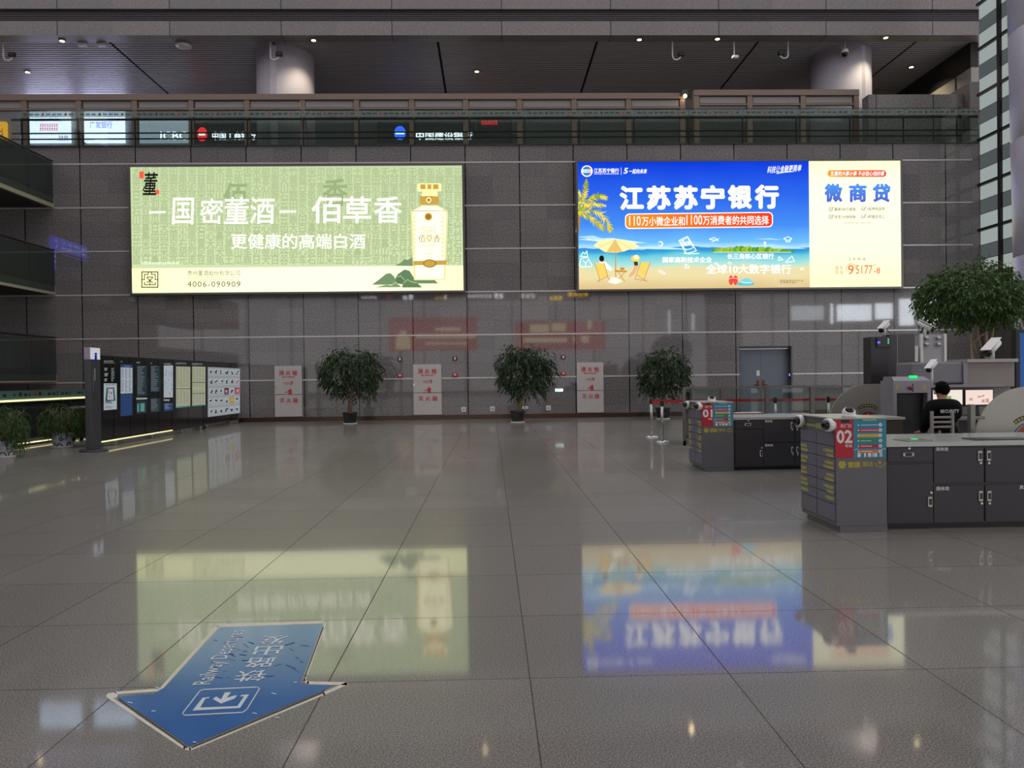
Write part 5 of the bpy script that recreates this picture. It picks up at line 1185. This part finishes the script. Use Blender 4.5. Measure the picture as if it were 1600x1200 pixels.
q = P(1466, 597, Y=Yh + .12); build(MB().lathe((q.x, Yh + .12, q.z), [(.03, 0), (.03, .02), (.02, .03)], 16, axis=(0, -1, 0)), 'knob', m_darkgrey, t)
# desk and monitors
zd = .86; Yd0 = 10.42
t = thing('operator_desk', 'grey operator desk under the two lit monitors', 'desk', ((xl + xr) / 2 + .1, Yd0 + .3, 0))
build(MB().box(xl + .12, xr + .2, Yd0, Yh - .02 - .34 + .3, zd - .03, zd), 'top', M('desk_top_grey', '6a6868', .4), t)
for x in (xl + .16, xr + .12): build(MB().box(x, x + .06, Yd0 + .05, Yh - .1, 0, zd - .03), 'leg', m_darkgrey, t)
build(MB().box(xl + .22, xr + .12, Yh - .16, Yh - .12, .3, zd - .03), 'modesty_panel', m_darkgrey, t)
Ym = 10.85; e_m1 = E('monitor_scan_image', 'e8dcd0', 1.1); e_m2 = E('monitor_scan_image_pink', 'ecd4cc', 1.1)
for x0, x1, w_, em, cc in ((1456, 1505.5, 'left one, half hidden by the guard\'s head', e_m1, '88b868'), (1507, 1553, 'right one beside the round-cornered shield', e_m2, 'd0a890')):
    a = P(x0, 633, Y=Ym); c = P(x1, 608.5, Y=Ym)
    t = thing('computer_monitor', 'lit black-rimmed monitor on the operator desk, ' + w_, 'monitor', ((a.x + c.x) / 2, Ym, zd), 'monitors of the guard')
    build(MB().rbox(a.x, c.x, Ym, Ym + .05, a.z - .02, c.z + .01, .006), 'casing', m_black, t); sc = build(MB().box(a.x + .018, c.x - .018, Ym - .002, Ym, a.z + .005, c.z - .005), 'screen', em, t)
    mb = MB(); mb.mat(E('scan_' + cc, cc, .9, False)); rr2 = random.Random(int(x0))
    for _ in range(5): xx = rr2.uniform(a.x + .06, c.x - .12); z = rr2.uniform(a.z + .03, c.z - .10); mb.rbox(xx, xx + rr2.uniform(.02, .07), Ym - .0035, Ym - .002, z, z + rr2.uniform(.02, .06), .0006)
    build(mb, 'scan_picture', None, sc)
    xm_ = (a.x + c.x) / 2; build(MB().box(xm_ - .03, xm_ + .03, Ym + .05, Ym + .08, zd, a.z + .1), 'stand', m_black, t); build(MB().rbox(xm_ - .1, xm_ + .1, Ym - .02, Ym + .14, zd, zd + .012, .004), 'foot', m_black, t)

# walk-through detector gate
Yg = 12.7; a = P(1360, 540, Y=Yg); c = P(1390, 540, Y=Yg); zt_ = P(1375, 526, Y=Yg).z
a2 = P(1388, 540, Y=Yg + .05).x; c2 = P(1429, 540, Y=Yg + .5).x; zt2 = P(1410, 522, Y=Yg).z
t = thing('metal_detector_gate', 'tall dark walk-through metal detector gate with a small blue display', 'detector gate', ((a.x + c2) / 2, Yg + .3, 0))
build(MB().rbox(a.x, c.x, Yg, Yg + .26, 0, zt_, .012), 'dark_panel', M('gate_dark', '2b2a2d', .4), t); hd = build(MB().rbox(a.x + .10, c.x + .01, Yg - .03, Yg, P(1375, 543, Y=Yg).z, zt_ - .02, .006), 'display_unit', m_darkgrey, t)
q = P(1373, 535, Y=Yg - .03); build(MB().box(q.x - .022, q.x + .022, Yg - .034, Yg - .03, q.z - .018, q.z + .018), 'display', E('blue_display', '5858ff', 2.0), hd)
mb = MB(); mb.mat(E('green_led', '60e0b0', 1.5, False))
for k in range(3): q = P(1388, 530 + 3 * k, Y=Yg - .03); mb.box(q.x - .010, q.x + .010, Yg - .034, Yg - .03, q.z - .008, q.z + .008)
build(mb, 'signal_lights', None, hd)
build(MB().rbox(a2, a2 + .12, Yg + .02, Yg + .26, 0, zt2, .012), 'column', M('gate_mid', '3a393c', .4), t); build(MB().rbox(a2 + .125, a2 + .15, Yg + .02, Yg + .26, 0, zt2, .008), 'edge_trim', m_grey, t); build(MB().rbox(a2 + .155, P(1430, 540, Y=Yg + .05).x, Yg + .05, Yg + .26, 0, zt2 + .01, .012), 'side_panel', M('gate_side', '4c4a4a', .45), t)
# pale equipment cabinet behind
Yc_ = 13.3; a = P(1438, 540, Y=Yc_); c = P(1477, 540, Y=Yc_); zt_ = P(1457, 522.5, Y=Yc_).z
t = thing('equipment_cabinet', 'pale equipment cabinet with four round knobs behind the scanner console', 'cabinet', ((a.x + c.x) / 2, Yc_ + .3, 0))
build(MB().box(a.x, c.x, Yc_, Yc_ + .6, 0, zt_), 'body', M('pale_cabinet', 'a4a6aa', .4), t)
for x0, x1 in ((a.x - .01, a.x + .035), (c.x - .035, c.x + .01)): build(MB().box(x0, x1, Yc_ - .03, Yc_ + .02, 0, zt_ + .01), 'edge_trim', m_white, t)
for x in (1446, 1465):
    for y in (528.5, 538.5): q = P(x, y, Y=Yc_); build(MB().lathe((q.x, Yc_, q.z), [(.02, 0), (.02, .03), (.04, .035), (.04, .055)], 16, axis=(0, -1, 0)), 'knob', m_steel, t)
build(MB().prism([P(1427, 565, Y=Yc_), P(1435, 565, Y=Yc_), P(1435, 540, Y=Yc_), P(1433, 540, Y=Yc_)], (0, .5, 0)), 'ramp_plate', m_white, t)
# bullet cameras on poles
def bullet(label, x, y, Yb, zbase, s, dirx):
    p_ = P(x, y, Y=Yb); t = thing('bullet_camera', label, 'camera', (p_.x, Yb, zbase), 'bullet cameras at the security point')
    build(MB().tube([(p_.x, Yb, zbase), (p_.x, Yb, p_.z - .03 * s)], .018 * s), 'pole', m_white, t)
    d = Vector((dirx, -.6, -.55)).normalized(); c0 = Vector((p_.x, Yb, p_.z)); mb = MB()
    mb.tube([c0 - d * .12 * s, c0 + d * .12 * s], .045 * s, 14); build(mb, 'housing', m_white, t)
    build(MB().tube([c0 + d * .12 * s, c0 + d * .15 * s], [.043 * s, .04 * s], 14), 'lens', m_dome, t)
    up = Vector((0, 0, 1)); sd = d.cross(up).normalized() * .05 * s; uu = sd.cross(d).normalized() * .05 * s
    build(MB().prism([c0 - d * .13 * s - sd + uu, c0 - d * .13 * s + sd + uu, c0 + d * .17 * s + sd + uu, c0 + d * .17 * s - sd + uu], uu * .15), 'sun_shield', m_white, t)
    return t, p_
z_gate = P(1375, 526, Y=12.7).z
tb, q1 = bullet('white bullet camera on a pole above the dark detector gate, pointing left', 1382, 510.5, 12.82, z_gate, 1.0, -.8)
zc = P(1457, 522.5, Y=13.3).z
tb2, q2_ = bullet('white bullet camera on a pole above the pale equipment cabinet, pointing right', 1445, 509, 13.5, zc, 1.05, .7)
mb = MB(); pts = []
for k in range(13):
    u = k / 12; v = q1.lerp(q2_, u); v.z -= .22 * math.sin(math.pi * u) ** .8; pts.append(v)
build(mb.tube(pts, .007, 6), 'cable', m_black, tb)
bullet('white bullet camera on a short pole above the guard\'s head', 1456, 572, Yh - .25, zl + .035, .9, -.8)
bullet('large white camera on a pole under the big indoor tree', 1551, 543, 11.55, z3 + .04, 1.42, -.9)

# round-cornered shields with a police emblem
def shield(label, Yp, xl_, s, post_px):
    x0 = P(xl_, 640, Y=Yp).x; H = 1.32; Wd = .98
    t = thing('barrier_shield', label, 'barrier', (x0 + Wd / 2, Yp, 0), 'emblem shields at the security point')
    pts = [(x0, Yp, .05), (x0 + Wd, Yp, .05), (x0 + Wd, Yp, H)]
    R = .62
    pts += [(x0 + R - R * math.sin(math.pi / 2 * k / 14), Yp, H - R + R * math.cos(math.pi / 2 * k / 14)) for k in range(15)]
    build(MB().prism(pts, (0, .02, 0)), 'panel', M('frosted_shield_panel', 'a5a49c', .35, .35), t)
    c = Vector((x0 + .63, Yp, H - .60)); mb = MB()
    def disc(m, r, k, cx=0, cz=0, a0=0, a1=360, r1=0):
        n = 32; mb.mat(m); y_ = Yp - .0015 * k
        o_ = [Vector((c.x + cx + r * math.cos(math.radians(a0 + (a1 - a0) * i / n)), y_, c.z + cz + r * math.sin(math.radians(a0 + (a1 - a0) * i / n)))) for i in range(n + 1)]
        if r1: i_ = [Vector((c.x + cx + r1 * math.cos(math.radians(a0 + (a1 - a0) * i / n)), y_, c.z + cz + r1 * math.sin(math.radians(a0 + (a1 - a0) * i / n)))) for i in range(n + 1)]; mb.add(o_ + i_, [(i, i + 1, n + 2 + i, n + 1 + i) for i in range(n)])
        else: mb.poly3(o_[:-1] if a1 - a0 == 360 else o_)
    nav = M('emblem_navy', '232a5c', .4); rdm = M('emblem_red', '9c3a34', .4); wav = M('emblem_wave', '7ab4c8', .4); gld = M('emblem_gold', 'c8b060', .4)
    disc(nav, .19, 1); disc(gld, .155, 2); disc(rdm, .15, 3); disc(wav, .15, 4, 0, 0, 205, 335); mb.mat(wav)
    for k in range(4): disc(wav, .035, 5, -.09 + .06 * k, -.055)
    for k, (a_, r_) in enumerate(((90, .10), (60, .085), (120, .085), (40, .10), (140, .10))): disc(gld, .018 if k == 0 else .011, 5, r_ * math.cos(math.radians(a_)), r_ * math.sin(math.radians(a_)))
    mb.mat(m_wl)
    for ch, x in (('公', -.115), ('安', .03)): mb.text(ch, Vector((c.x + x, Yp - .009, c.z - .035)), Vector((.085, 0, 0)), Vector((0, 0, .085)), .04)
    for k in range(20):
        a_ = math.radians(20 + 140 * k / 19); mb.mat(m_wl).box(c.x + .172 * math.cos(a_) - .006, c.x + .172 * math.cos(a_) + .006, Yp - .0045, Yp - .003, c.z + .172 * math.sin(a_) - .007, c.z + .172 * math.sin(a_) + .007)
    disc(m_darkgrey, .275, 1, 0, 0, 48, 132, .225)
    mb.mat(m_olive)
    for k in range(9):
        a_ = math.radians(52 + 76 * k / 8); mb.box(c.x + .25 * math.cos(a_) - .013, c.x + .25 * math.cos(a_) + .013, Yp - .0045, Yp - .003, c.z + .25 * math.sin(a_) - .014, c.z + .25 * math.sin(a_) + .014)
    build(mb, 'emblem', None, t)
    px2 = P(post_px, 640, Y=Yp).x
    build(MB().rbox(px2 - .03, px2 + .03, Yp - .03, Yp + .04, 0, P(post_px, 632, Y=8.6).z if s else 1.12, .008), 'post', m_satin, t)
    for z in (.35, .96): build(MB().rbox(min(px2, x0 + (0 if s else Wd)) - .01, max(px2, x0 + (0.08 if s else Wd)) + .03, Yp - .02, Yp + .0, z, z + .03, .006), 'clamp', m_satin, t)
    build(MB().rbox(px2 - .15, px2 + .15, Yp - .15, Yp + .15, 0, .015, .005), 'base_plate', m_satin, t)
    build(MB().rbox(x0 + .45, x0 + .51, Yp + .02, Yp + .07, 0, .3, .008), 'foot', m_satin, t)
shield('frosted shield with a round red and navy emblem, nearer one, at the right edge', 8.62, 1523, True, 1518)
shield('frosted shield with a round red emblem, farther one, behind the camera on the near locker', 12.3, 1296, False, 1386)

# large blue screen at the right edge and its frame
Yv = 12.9; a = P(1587, 515, Y=Yv)
t = thing('information_screen', 'black framed screen showing blue with orange marks, cut by the right edge of the photo', 'screen', (a.x + .5, Yv, 0))
build(MB().rbox(a.x, a.x + 1.1, Yv, Yv + .12, .4, a.z, .01), 'frame', m_black, t); z0_ = .5
sc = build(MB().box(a.x + .07, a.x + 1.03, Yv - .004, Yv, z0_, a.z - .06), 'display', E('blue_screen', '3a5c96', .8), t)
mb = MB(); mb.mat(E('screen_orange', 'b06a4a', .8, False))
for k in range(5): mb.box(a.x + .14, a.x + .14 + .1 + .06 * (k % 3), Yv - .006, Yv - .004, a.z - .5 - k * .17, a.z - .42 - k * .17)
build(mb, 'display_marks', None, sc); build(MB().rbox(a.x + .3, a.x + .8, Yv - .1, Yv + .3, 0, .4, .01), 'stand', m_black, t)

# ------------------------------------------------------------------ chair and seated guard
Cx, Cy = P(1472, 660, Y=9.78).x, 9.78
m_chair = M('pale_grey_chair', '9a948f', .45, .2)
t = thing('ladder_back_chair', 'pale grey ladder-back chair the guard sits on', 'chair', (Cx, Cy + .2, 0))
zc1 = P(1472, 642.5, Y=Cy).z
for sx in (-1, 1):
    build(MB().rbox(Cx + sx * .135 - .018, Cx + sx * .135 + .018, Cy - .018, Cy + .018, 0, zc1, .006), 'rear_post', m_chair, t)
    build(MB().rbox(Cx + sx * .16 - .018, Cx + sx * .16 + .018, Cy + .38, Cy + .416, 0, .45, .006), 'leg', m_chair, t)
for y in (652, 659.5, 667): z = P(1472, y, Y=Cy).z; build(MB().rbox(Cx - .12, Cx + .12, Cy - .012, Cy + .012, z - .014, z + .014, .005), 'slat', m_chair, t)
build(MB().rbox(Cx - .20, Cx + .20, Cy + .019, Cy + .44, .45, .49, .012), 'seat', m_chair, t)
for z in (.2,): 
    for sx in (-1, 1): build(MB().rbox(Cx + sx * .147 - .01, Cx + sx * .147 + .01, Cy + .01, Cy + .39, z, z + .02, .004), 'stretcher', m_chair, t)

def skinned(name, joints, edges, mat, parent, root, sub=2):
    """joints: {key: (x, y, z, radius)} in world coordinates"""
    keys = list(joints); base = parent.location.copy() if parent else Vector((0, 0, 0))
    me = bpy.data.meshes.new(name); me.from_pydata([tuple(Vector(joints[k][:3]) - base) for k in keys], [(keys.index(a_), keys.index(b_)) for a_, b_ in edges], [])
    o = bpy.data.objects.new(name, me); COL.objects.link(o); o.parent = parent; me.materials.append(mat)
    sk = o.modifiers.new('skin', 'SKIN'); sk.use_smooth_shade = True
    for i, k_ in enumerate(keys):
        sv = me.skin_vertices[0].data[i]; r_ = joints[k_][3]; sv.radius = r_ if isinstance(r_, tuple) else (r_, r_); sv.use_root = (k_ == root)
    ss = o.modifiers.new('smooth', 'SUBSURF'); ss.levels = sub; ss.render_levels = sub
    return o
m_skin = M('skin', 'b98a6c', .5, var=.05); m_uni = M('black_uniform', '0d0e11', .85, var=.2, scale=30, spec=.15); m_hair = M('black_hair', '050505', .85, var=.3, scale=60, spec=.1); m_uni2 = M('black_trousers', '15161a', .8)
Gx, Gy = Cx + .16, Cy + .15
t = thing('person', 'person in a black SECURITY uniform seated with their back to the camera at the monitors', 'person', (Gx, Gy, 0))
J = {'pelvis': (Gx, Gy + .02, .58, .09), 'waist': (Gx, Gy + .03, .74, .08), 'chest': (Gx, Gy + .07, .92, .085), 'collar': (Gx, Gy + .10, 1.075, .055),
     'neck': (Gx + .005, Gy + .12, 1.125, .050), 'skull0': (Gx + .01, Gy + .135, 1.19, .070), 'skull1': (Gx + .012, Gy + .14, 1.26, .085), 'crown': (Gx + .012, Gy + .135, 1.315, .065)}
Ed = [('pelvis', 'waist'), ('waist', 'chest'), ('chest', 'collar'), ('collar', 'neck'), ('neck', 'skull0'), ('skull0', 'skull1'), ('skull1', 'crown')]
for sd, sx in (('l', -1), ('r', 1)):
    el = (Gx + sx * .235, Gy + .10, .80, .038) if sx < 0 else (Gx + .25, Gy + .20, .91, .038)
    wr = (Gx + sx * .17, Gy + .29, .70, .028) if sx < 0 else (Gx + .36, Gy + .40, .90, .028)
    hz = .675 if sx < 0 else .885
    hd_ = (wr[0] + (-sx * .01), wr[1] + .075, hz, (.036, .018))
    J.update({'sh' + sd: (Gx + sx * .175, Gy + .09, 1.055, .050), 'el' + sd: el, 'wr' + sd: wr, 'pa' + sd: hd_,
              'hip' + sd: (Gx + sx * .09, Gy + .06, .575, .085), 'kn' + sd: (Gx + sx * .12, Gy + .46, .56, .062), 'an' + sd: (Gx + sx * .13, Gy + .42, .12, .042), 'to' + sd: (Gx + sx * .14, Gy + .58, .045, .036)})
    Ed += [('collar', 'sh' + sd), ('sh' + sd, 'el' + sd), ('el' + sd, 'wr' + sd), ('wr' + sd, 'pa' + sd), ('pelvis', 'hip' + sd), ('hip' + sd, 'kn' + sd), ('kn' + sd, 'an' + sd), ('an' + sd, 'to' + sd)]
    for f_, (dx_, ln_) in enumerate(((-.027, .070), (-.009, .082), (.009, .078), (.026, .060))):
        a1 = (hd_[0] + dx_, hd_[1] + .03 + ln_ * .45, hz + .008, .0085); a2 = (hd_[0] + dx_ * 1.1, hd_[1] + .03 + ln_, hz - .009, .0075)
        J.update({f'f{f_}a{sd}': a1, f'f{f_}b{sd}': a2}); Ed += [('pa' + sd, f'f{f_}a{sd}'), (f'f{f_}a{sd}', f'f{f_}b{sd}')]
    J.update({'tha' + sd: (hd_[0] - sx * .045, hd_[1] + .0, hz - .003, .010), 'thb' + sd: (hd_[0] - sx * .058, hd_[1] + .03, hz - .009, .008)}); Ed += [('pa' + sd, 'tha' + sd), ('tha' + sd, 'thb' + sd)]
skinned('body', J, Ed, m_skin, t, 'pelvis')
up_ = lambda k_, d=.012: (J[k_][0], J[k_][1], J[k_][2], tuple(v + d for v in J[k_][3]) if isinstance(J[k_][3], tuple) else J[k_][3] + d)
jk = {k_: up_(k_, .055) for k_ in ('pelvis', 'waist', 'chest', 'collar')}; ej = [('pelvis', 'waist'), ('waist', 'chest'), ('chest', 'collar')]
for sd, sx in (('l', -1), ('r', 1)):
    for k_, dx_ in (('waist', .075), ('chest', .095)): v_ = J[k_]; jk['side_' + k_ + sd] = (v_[0] + sx * dx_, v_[1], v_[2], .095); ej.append((k_, 'side_' + k_ + sd))
nk = list(up_('neck', .016)); nk[2] += .0; jk['neck'] = tuple(nk); ej.append(('collar', 'neck'))
for sd in 'lr':
    for k_ in ('sh', 'el', 'wr'): jk[k_ + sd] = up_(k_ + sd, .038 if k_ == 'sh' else .026)
    wv = jk['wr' + sd]; ev = jk['el' + sd]; jk['wr' + sd] = tuple(wv[i] * .9 + ev[i] * .1 for i in range(4))
    ej += [('collar', 'sh' + sd), ('sh' + sd, 'el' + sd), ('el' + sd, 'wr' + sd)]
jacket = skinned('jacket', jk, ej, m_uni, t, 'pelvis')
tr = {'pelvis': up_('pelvis', .045)}; et = []
for sd in 'lr':
    for k_ in ('hip', 'kn', 'an'): tr[k_ + sd] = up_(k_ + sd, .014)
    et += [('pelvis', 'hip' + sd), ('hip' + sd, 'kn' + sd), ('kn' + sd, 'an' + sd)]
skinned('trousers', tr, et, m_uni2, t, 'pelvis')
for sd, sx in (('l', -1), ('r', 1)):
    build(MB().rbox(Gx + sx * .135 - .05, Gx + sx * .135 + .05, Gy + .36, Gy + .66, 0, .085, .03), 'shoe', m_black, t)
hc = Vector((Gx + .012, Gy + .135, 1.275)); mb = MB(); mb.ball(hc, .090, .104, .098, 28, 18)
rh = random.Random(2); vs = []
for v in mb.v:
    v = Vector(v); d = v - hc
    if d.y > .03 and d.z < .045: d *= .82
    if d.y < .02 and d.z < -.05: d.x *= .9
    if d.y >= .02 and d.z < -.03: d.z = -.03
    d *= 1 + rh.uniform(-.05, .07); vs.append(tuple(hc + d))
mb.v = vs; build(mb, 'hair', m_hair, t)
for sx in (-1, 1): build(MB().ball((hc.x + sx * .088, hc.y + .015, hc.z - .045), .012, .02, .030), 'ear', m_skin, t)
mb = MB(); fy = hc.y + .098
mb.mat(m_skin).ball((hc.x + .004, fy, hc.z - .055), .013, .022, .020)
mb.mat(m_dome)
for sx in (-1, 1): mb.ball((hc.x + sx * .031, fy - .012, hc.z - .03), .011, .008, .006)
mb.mat(M('lips', '8a4a44', .5)).ball((hc.x, fy - .014, hc.z - .095), .022, .010, .006); build(mb, 'face_features', None, t)
mb = MB(); mb.mat(m_steel)
for sx in (-1, 1):
    mb.tube([(hc.x + sx * .092, hc.y + .0, hc.z - .02), (hc.x + sx * .085, fy - .005, hc.z - .025)], .0022, 6)
    mb.tube([(hc.x + sx * .033 + .026 * math.cos(a_ * .524), fy + .004, hc.z - .03 + .018 * math.sin(a_ * .524)) for a_ in range(13)], .002, 6)
build(mb, 'glasses', None, t)
mb = MB(); mb.mat(m_wl)
tx0, tz0 = Gx - .125, .965
dg_ = bpy.context.evaluated_depsgraph_get(); dg_.update(); ej_ = jacket.evaluated_get(dg_).to_mesh(); off_ = t.location
yb_ = min([v.co.y + off_.y for v in ej_.vertices if abs(v.co.x + off_.x - Gx) < .13 and tz0 - .03 < v.co.z + off_.z < tz0 + .08] or [Gy - .1])
build(mb.text('SECURITY', Vector((tx0, yb_ - .005, tz0)), Vector((.25, 0, 0)), Vector((0, 0, .042)), .03), 'back_lettering', None, jacket)

# ------------------------------------------------------------------ the far side of the hall, seen only mirrored in the stone wall
RY = -13.5
def V2(x, y, D=28 * 2 - RY): p_ = P(x, y, Y=D); return Vector((p_.x, RY, p_.z))
# added dark upper wall, left open below to brighten the lower stone wall
build(MB().box(-34, 42, -14.2, -14, 8.9, 26), 'wall_rear_blocker', M('rear_blocker_dark', '3a3836', .6), kind='structure')
build(MB().box(-34, 42, -14.15, -14.05, 0, .3), 'trim_rear_sill', m_darkgrey, kind='structure')
mb = MB()
for k in range(20): mb.box(-34 + k * 4 - .06, -34 + k * 4 + .06, -14.15, -14.02, .3, 8.9)
build(mb, 'trim_rear_mullions', m_darkgrey, kind='structure')
def rear(name, label, cat, x0, y0, x1, y1, face, draw=None):
    a, c = V2(x0, y1), V2(x1, y0); t = thing(name, label, cat, ((a.x + c.x) / 2, RY, a.z))
    build(MB().box(a.x, c.x, -13.99, RY, a.z, c.z), 'lightbox', face, t)
    if cat == 'billboard':
        for x in (a.x + 1, c.x - 1): build(MB().box(x - .1, x + .1, -13.95, -13.75, 0, a.z), 'post', m_darkgrey, t)
    if draw:
        mb = MB(); s = FSheet(mb, V2, (0, 1, 0), .02); draw(s); build(mb, 'print', None, t)
er = E('rear_red_print', 'b04644', 3.2); ec = E('rear_cream_print', 'f0d8a0', 3.6, False); ew = E('rear_white_letters', 'f4f4ff', 9.0); ey = E('rear_yellow_letters', 'ffd000', 8.0)
rear('red_billboard', 'red lit billboard with a bottle, mirrored in the wall left of the middle hydrant cabinet', 'billboard', 608, 495, 745, 549, er,
     lambda s: s.poly(ec, [(618, 546), (642, 546), (641, 527), (636, 523), (634, 517), (626, 517), (624, 523), (619, 527)], 1).rect(ec, 650, 522, 744, 528, 1).rect(ec, 680, 512, 720, 517, 1).rect(ec, 665, 535, 730, 538, 1))
rear('red_billboard', 'red lit billboard with gold writing, mirrored in the wall above the middle potted tree', 'billboard', 806, 501, 946, 548, er,
     lambda s: s.rect(ec, 828, 507, 858, 520, 1).rect(ec, 862, 505, 884, 518, 1).rect(ec, 818, 528, 886, 535, 1).rect(ec, 918, 500, 924, 514, 1).rect(ec, 895, 525, 899, 535, 1).rect(ec, 908, 525, 920, 535, 1))
def letters(s, m, x0, x1, y0, y1, n):
    r = random.Random(int(x0)); w = (x1 - x0) / n
    for k in range(n): s.rect(m, x0 + k * w, y0 + r.uniform(0, .3) * (y1 - y0), x0 + k * w + w * .7, y1, 1)
m_rs = M('rear_sign_black', '101012', .5)
rear('rear_shop_sign', 'row of white lit shop letters mirrored in the wall between the billboards', 'sign', 728, 458, 840, 470, m_rs, lambda s: (blocks(s, ew, 731, 460.5, 770, 467, 6, 1), letters(s, ew, 773, 788, 457.5, 466, 2), blocks(s, ew, 814, 460, 838, 468, 3, 1)))
rear('rear_shop_sign', 'row of yellow lit shop letters mirrored in the wall below the blue billboard', 'sign', 856, 454, 922, 470, m_rs, lambda s: (letters(s, ey, 859, 880, 462, 469, 3), letters(s, ey, 888, 921, 456, 463, 4)))
rear('rear_shop_sign', 'row of small white and coloured shop letters mirrored in the wall under the green billboard', 'sign', 560, 458, 700, 470, m_rs, lambda s: (letters(s, ew, 565, 590, 463, 466, 5), letters(s, ey, 680, 700, 464, 467, 3), s.rect(er, 602, 462, 612, 467, 1), letters(s, ew, 630, 648, 460, 468, 2), letters(s, ew, 695, 699, 461, 468, 1)))
e_day = E('daylight_window', 'dfe8f0', 16.0); e_day2 = E('dim_daylight_window', 'dfe8f0', 6.0)
mb = MB(); wn = 2
for x0, y0, x1, y1, m in ((1302, 474, 1304.5, 505, e_day), (1312, 475, 1365, 501, e_day), (1372, 473, 1398, 498, e_day), (1410, 466, 1432, 508, e_day), (1446, 464, 1500, 508, e_day), (1137, 482, 1147, 514, e_day2), (1126, 485, 1133, 515, e_day2), (1083, 490, 1087, 516, e_day2), (1240, 477, 1290, 500, e_day2), (1046, 484, 1049, 522, e_day2), (1154, 480, 1157, 515, e_day2)):
    a, c = V2(x0, y1), V2(x1, y0); build(MB().box(a.x, c.x, -14.05, -13.9, a.z, c.z), f'window_{wn}', m, kind='structure'); wn += 1
def L2(x, y, X=-29.9): p_ = P(x, y, X=X); return Vector((X, 56 - p_.y, p_.z))
t = thing('departure_screen', 'blue departure screen mirrored in the wall beside the middle left gallery', 'screen', L2(105, 390))
a, c = L2(80, 420), L2(134, 365); build(MB().box(-29.99, -29.85, min(a.y, c.y), max(a.y, c.y), min(a.z, c.z), max(a.z, c.z)), 'display', E('departure_blue', '3038c8', 6.0), t)
mb = MB(); mb.mat(E('departure_white', 'c8d0ff', 6.0, False)); y0_, y1_ = min(a.y, c.y), max(a.y, c.y); z0_, z1_ = min(a.z, c.z), max(a.z, c.z); r = random.Random(6)
for k in range(9):
    z = z0_ + (z1_ - z0_) * (k + .4) / 9
    for q in range(5): yy = y0_ + (y1_ - y0_) * (q + .2) / 5; mb.box(-29.85, -29.84, yy, yy + r.uniform(.2, .7), z, z + .08)
build(mb, 'text_rows', None, t)
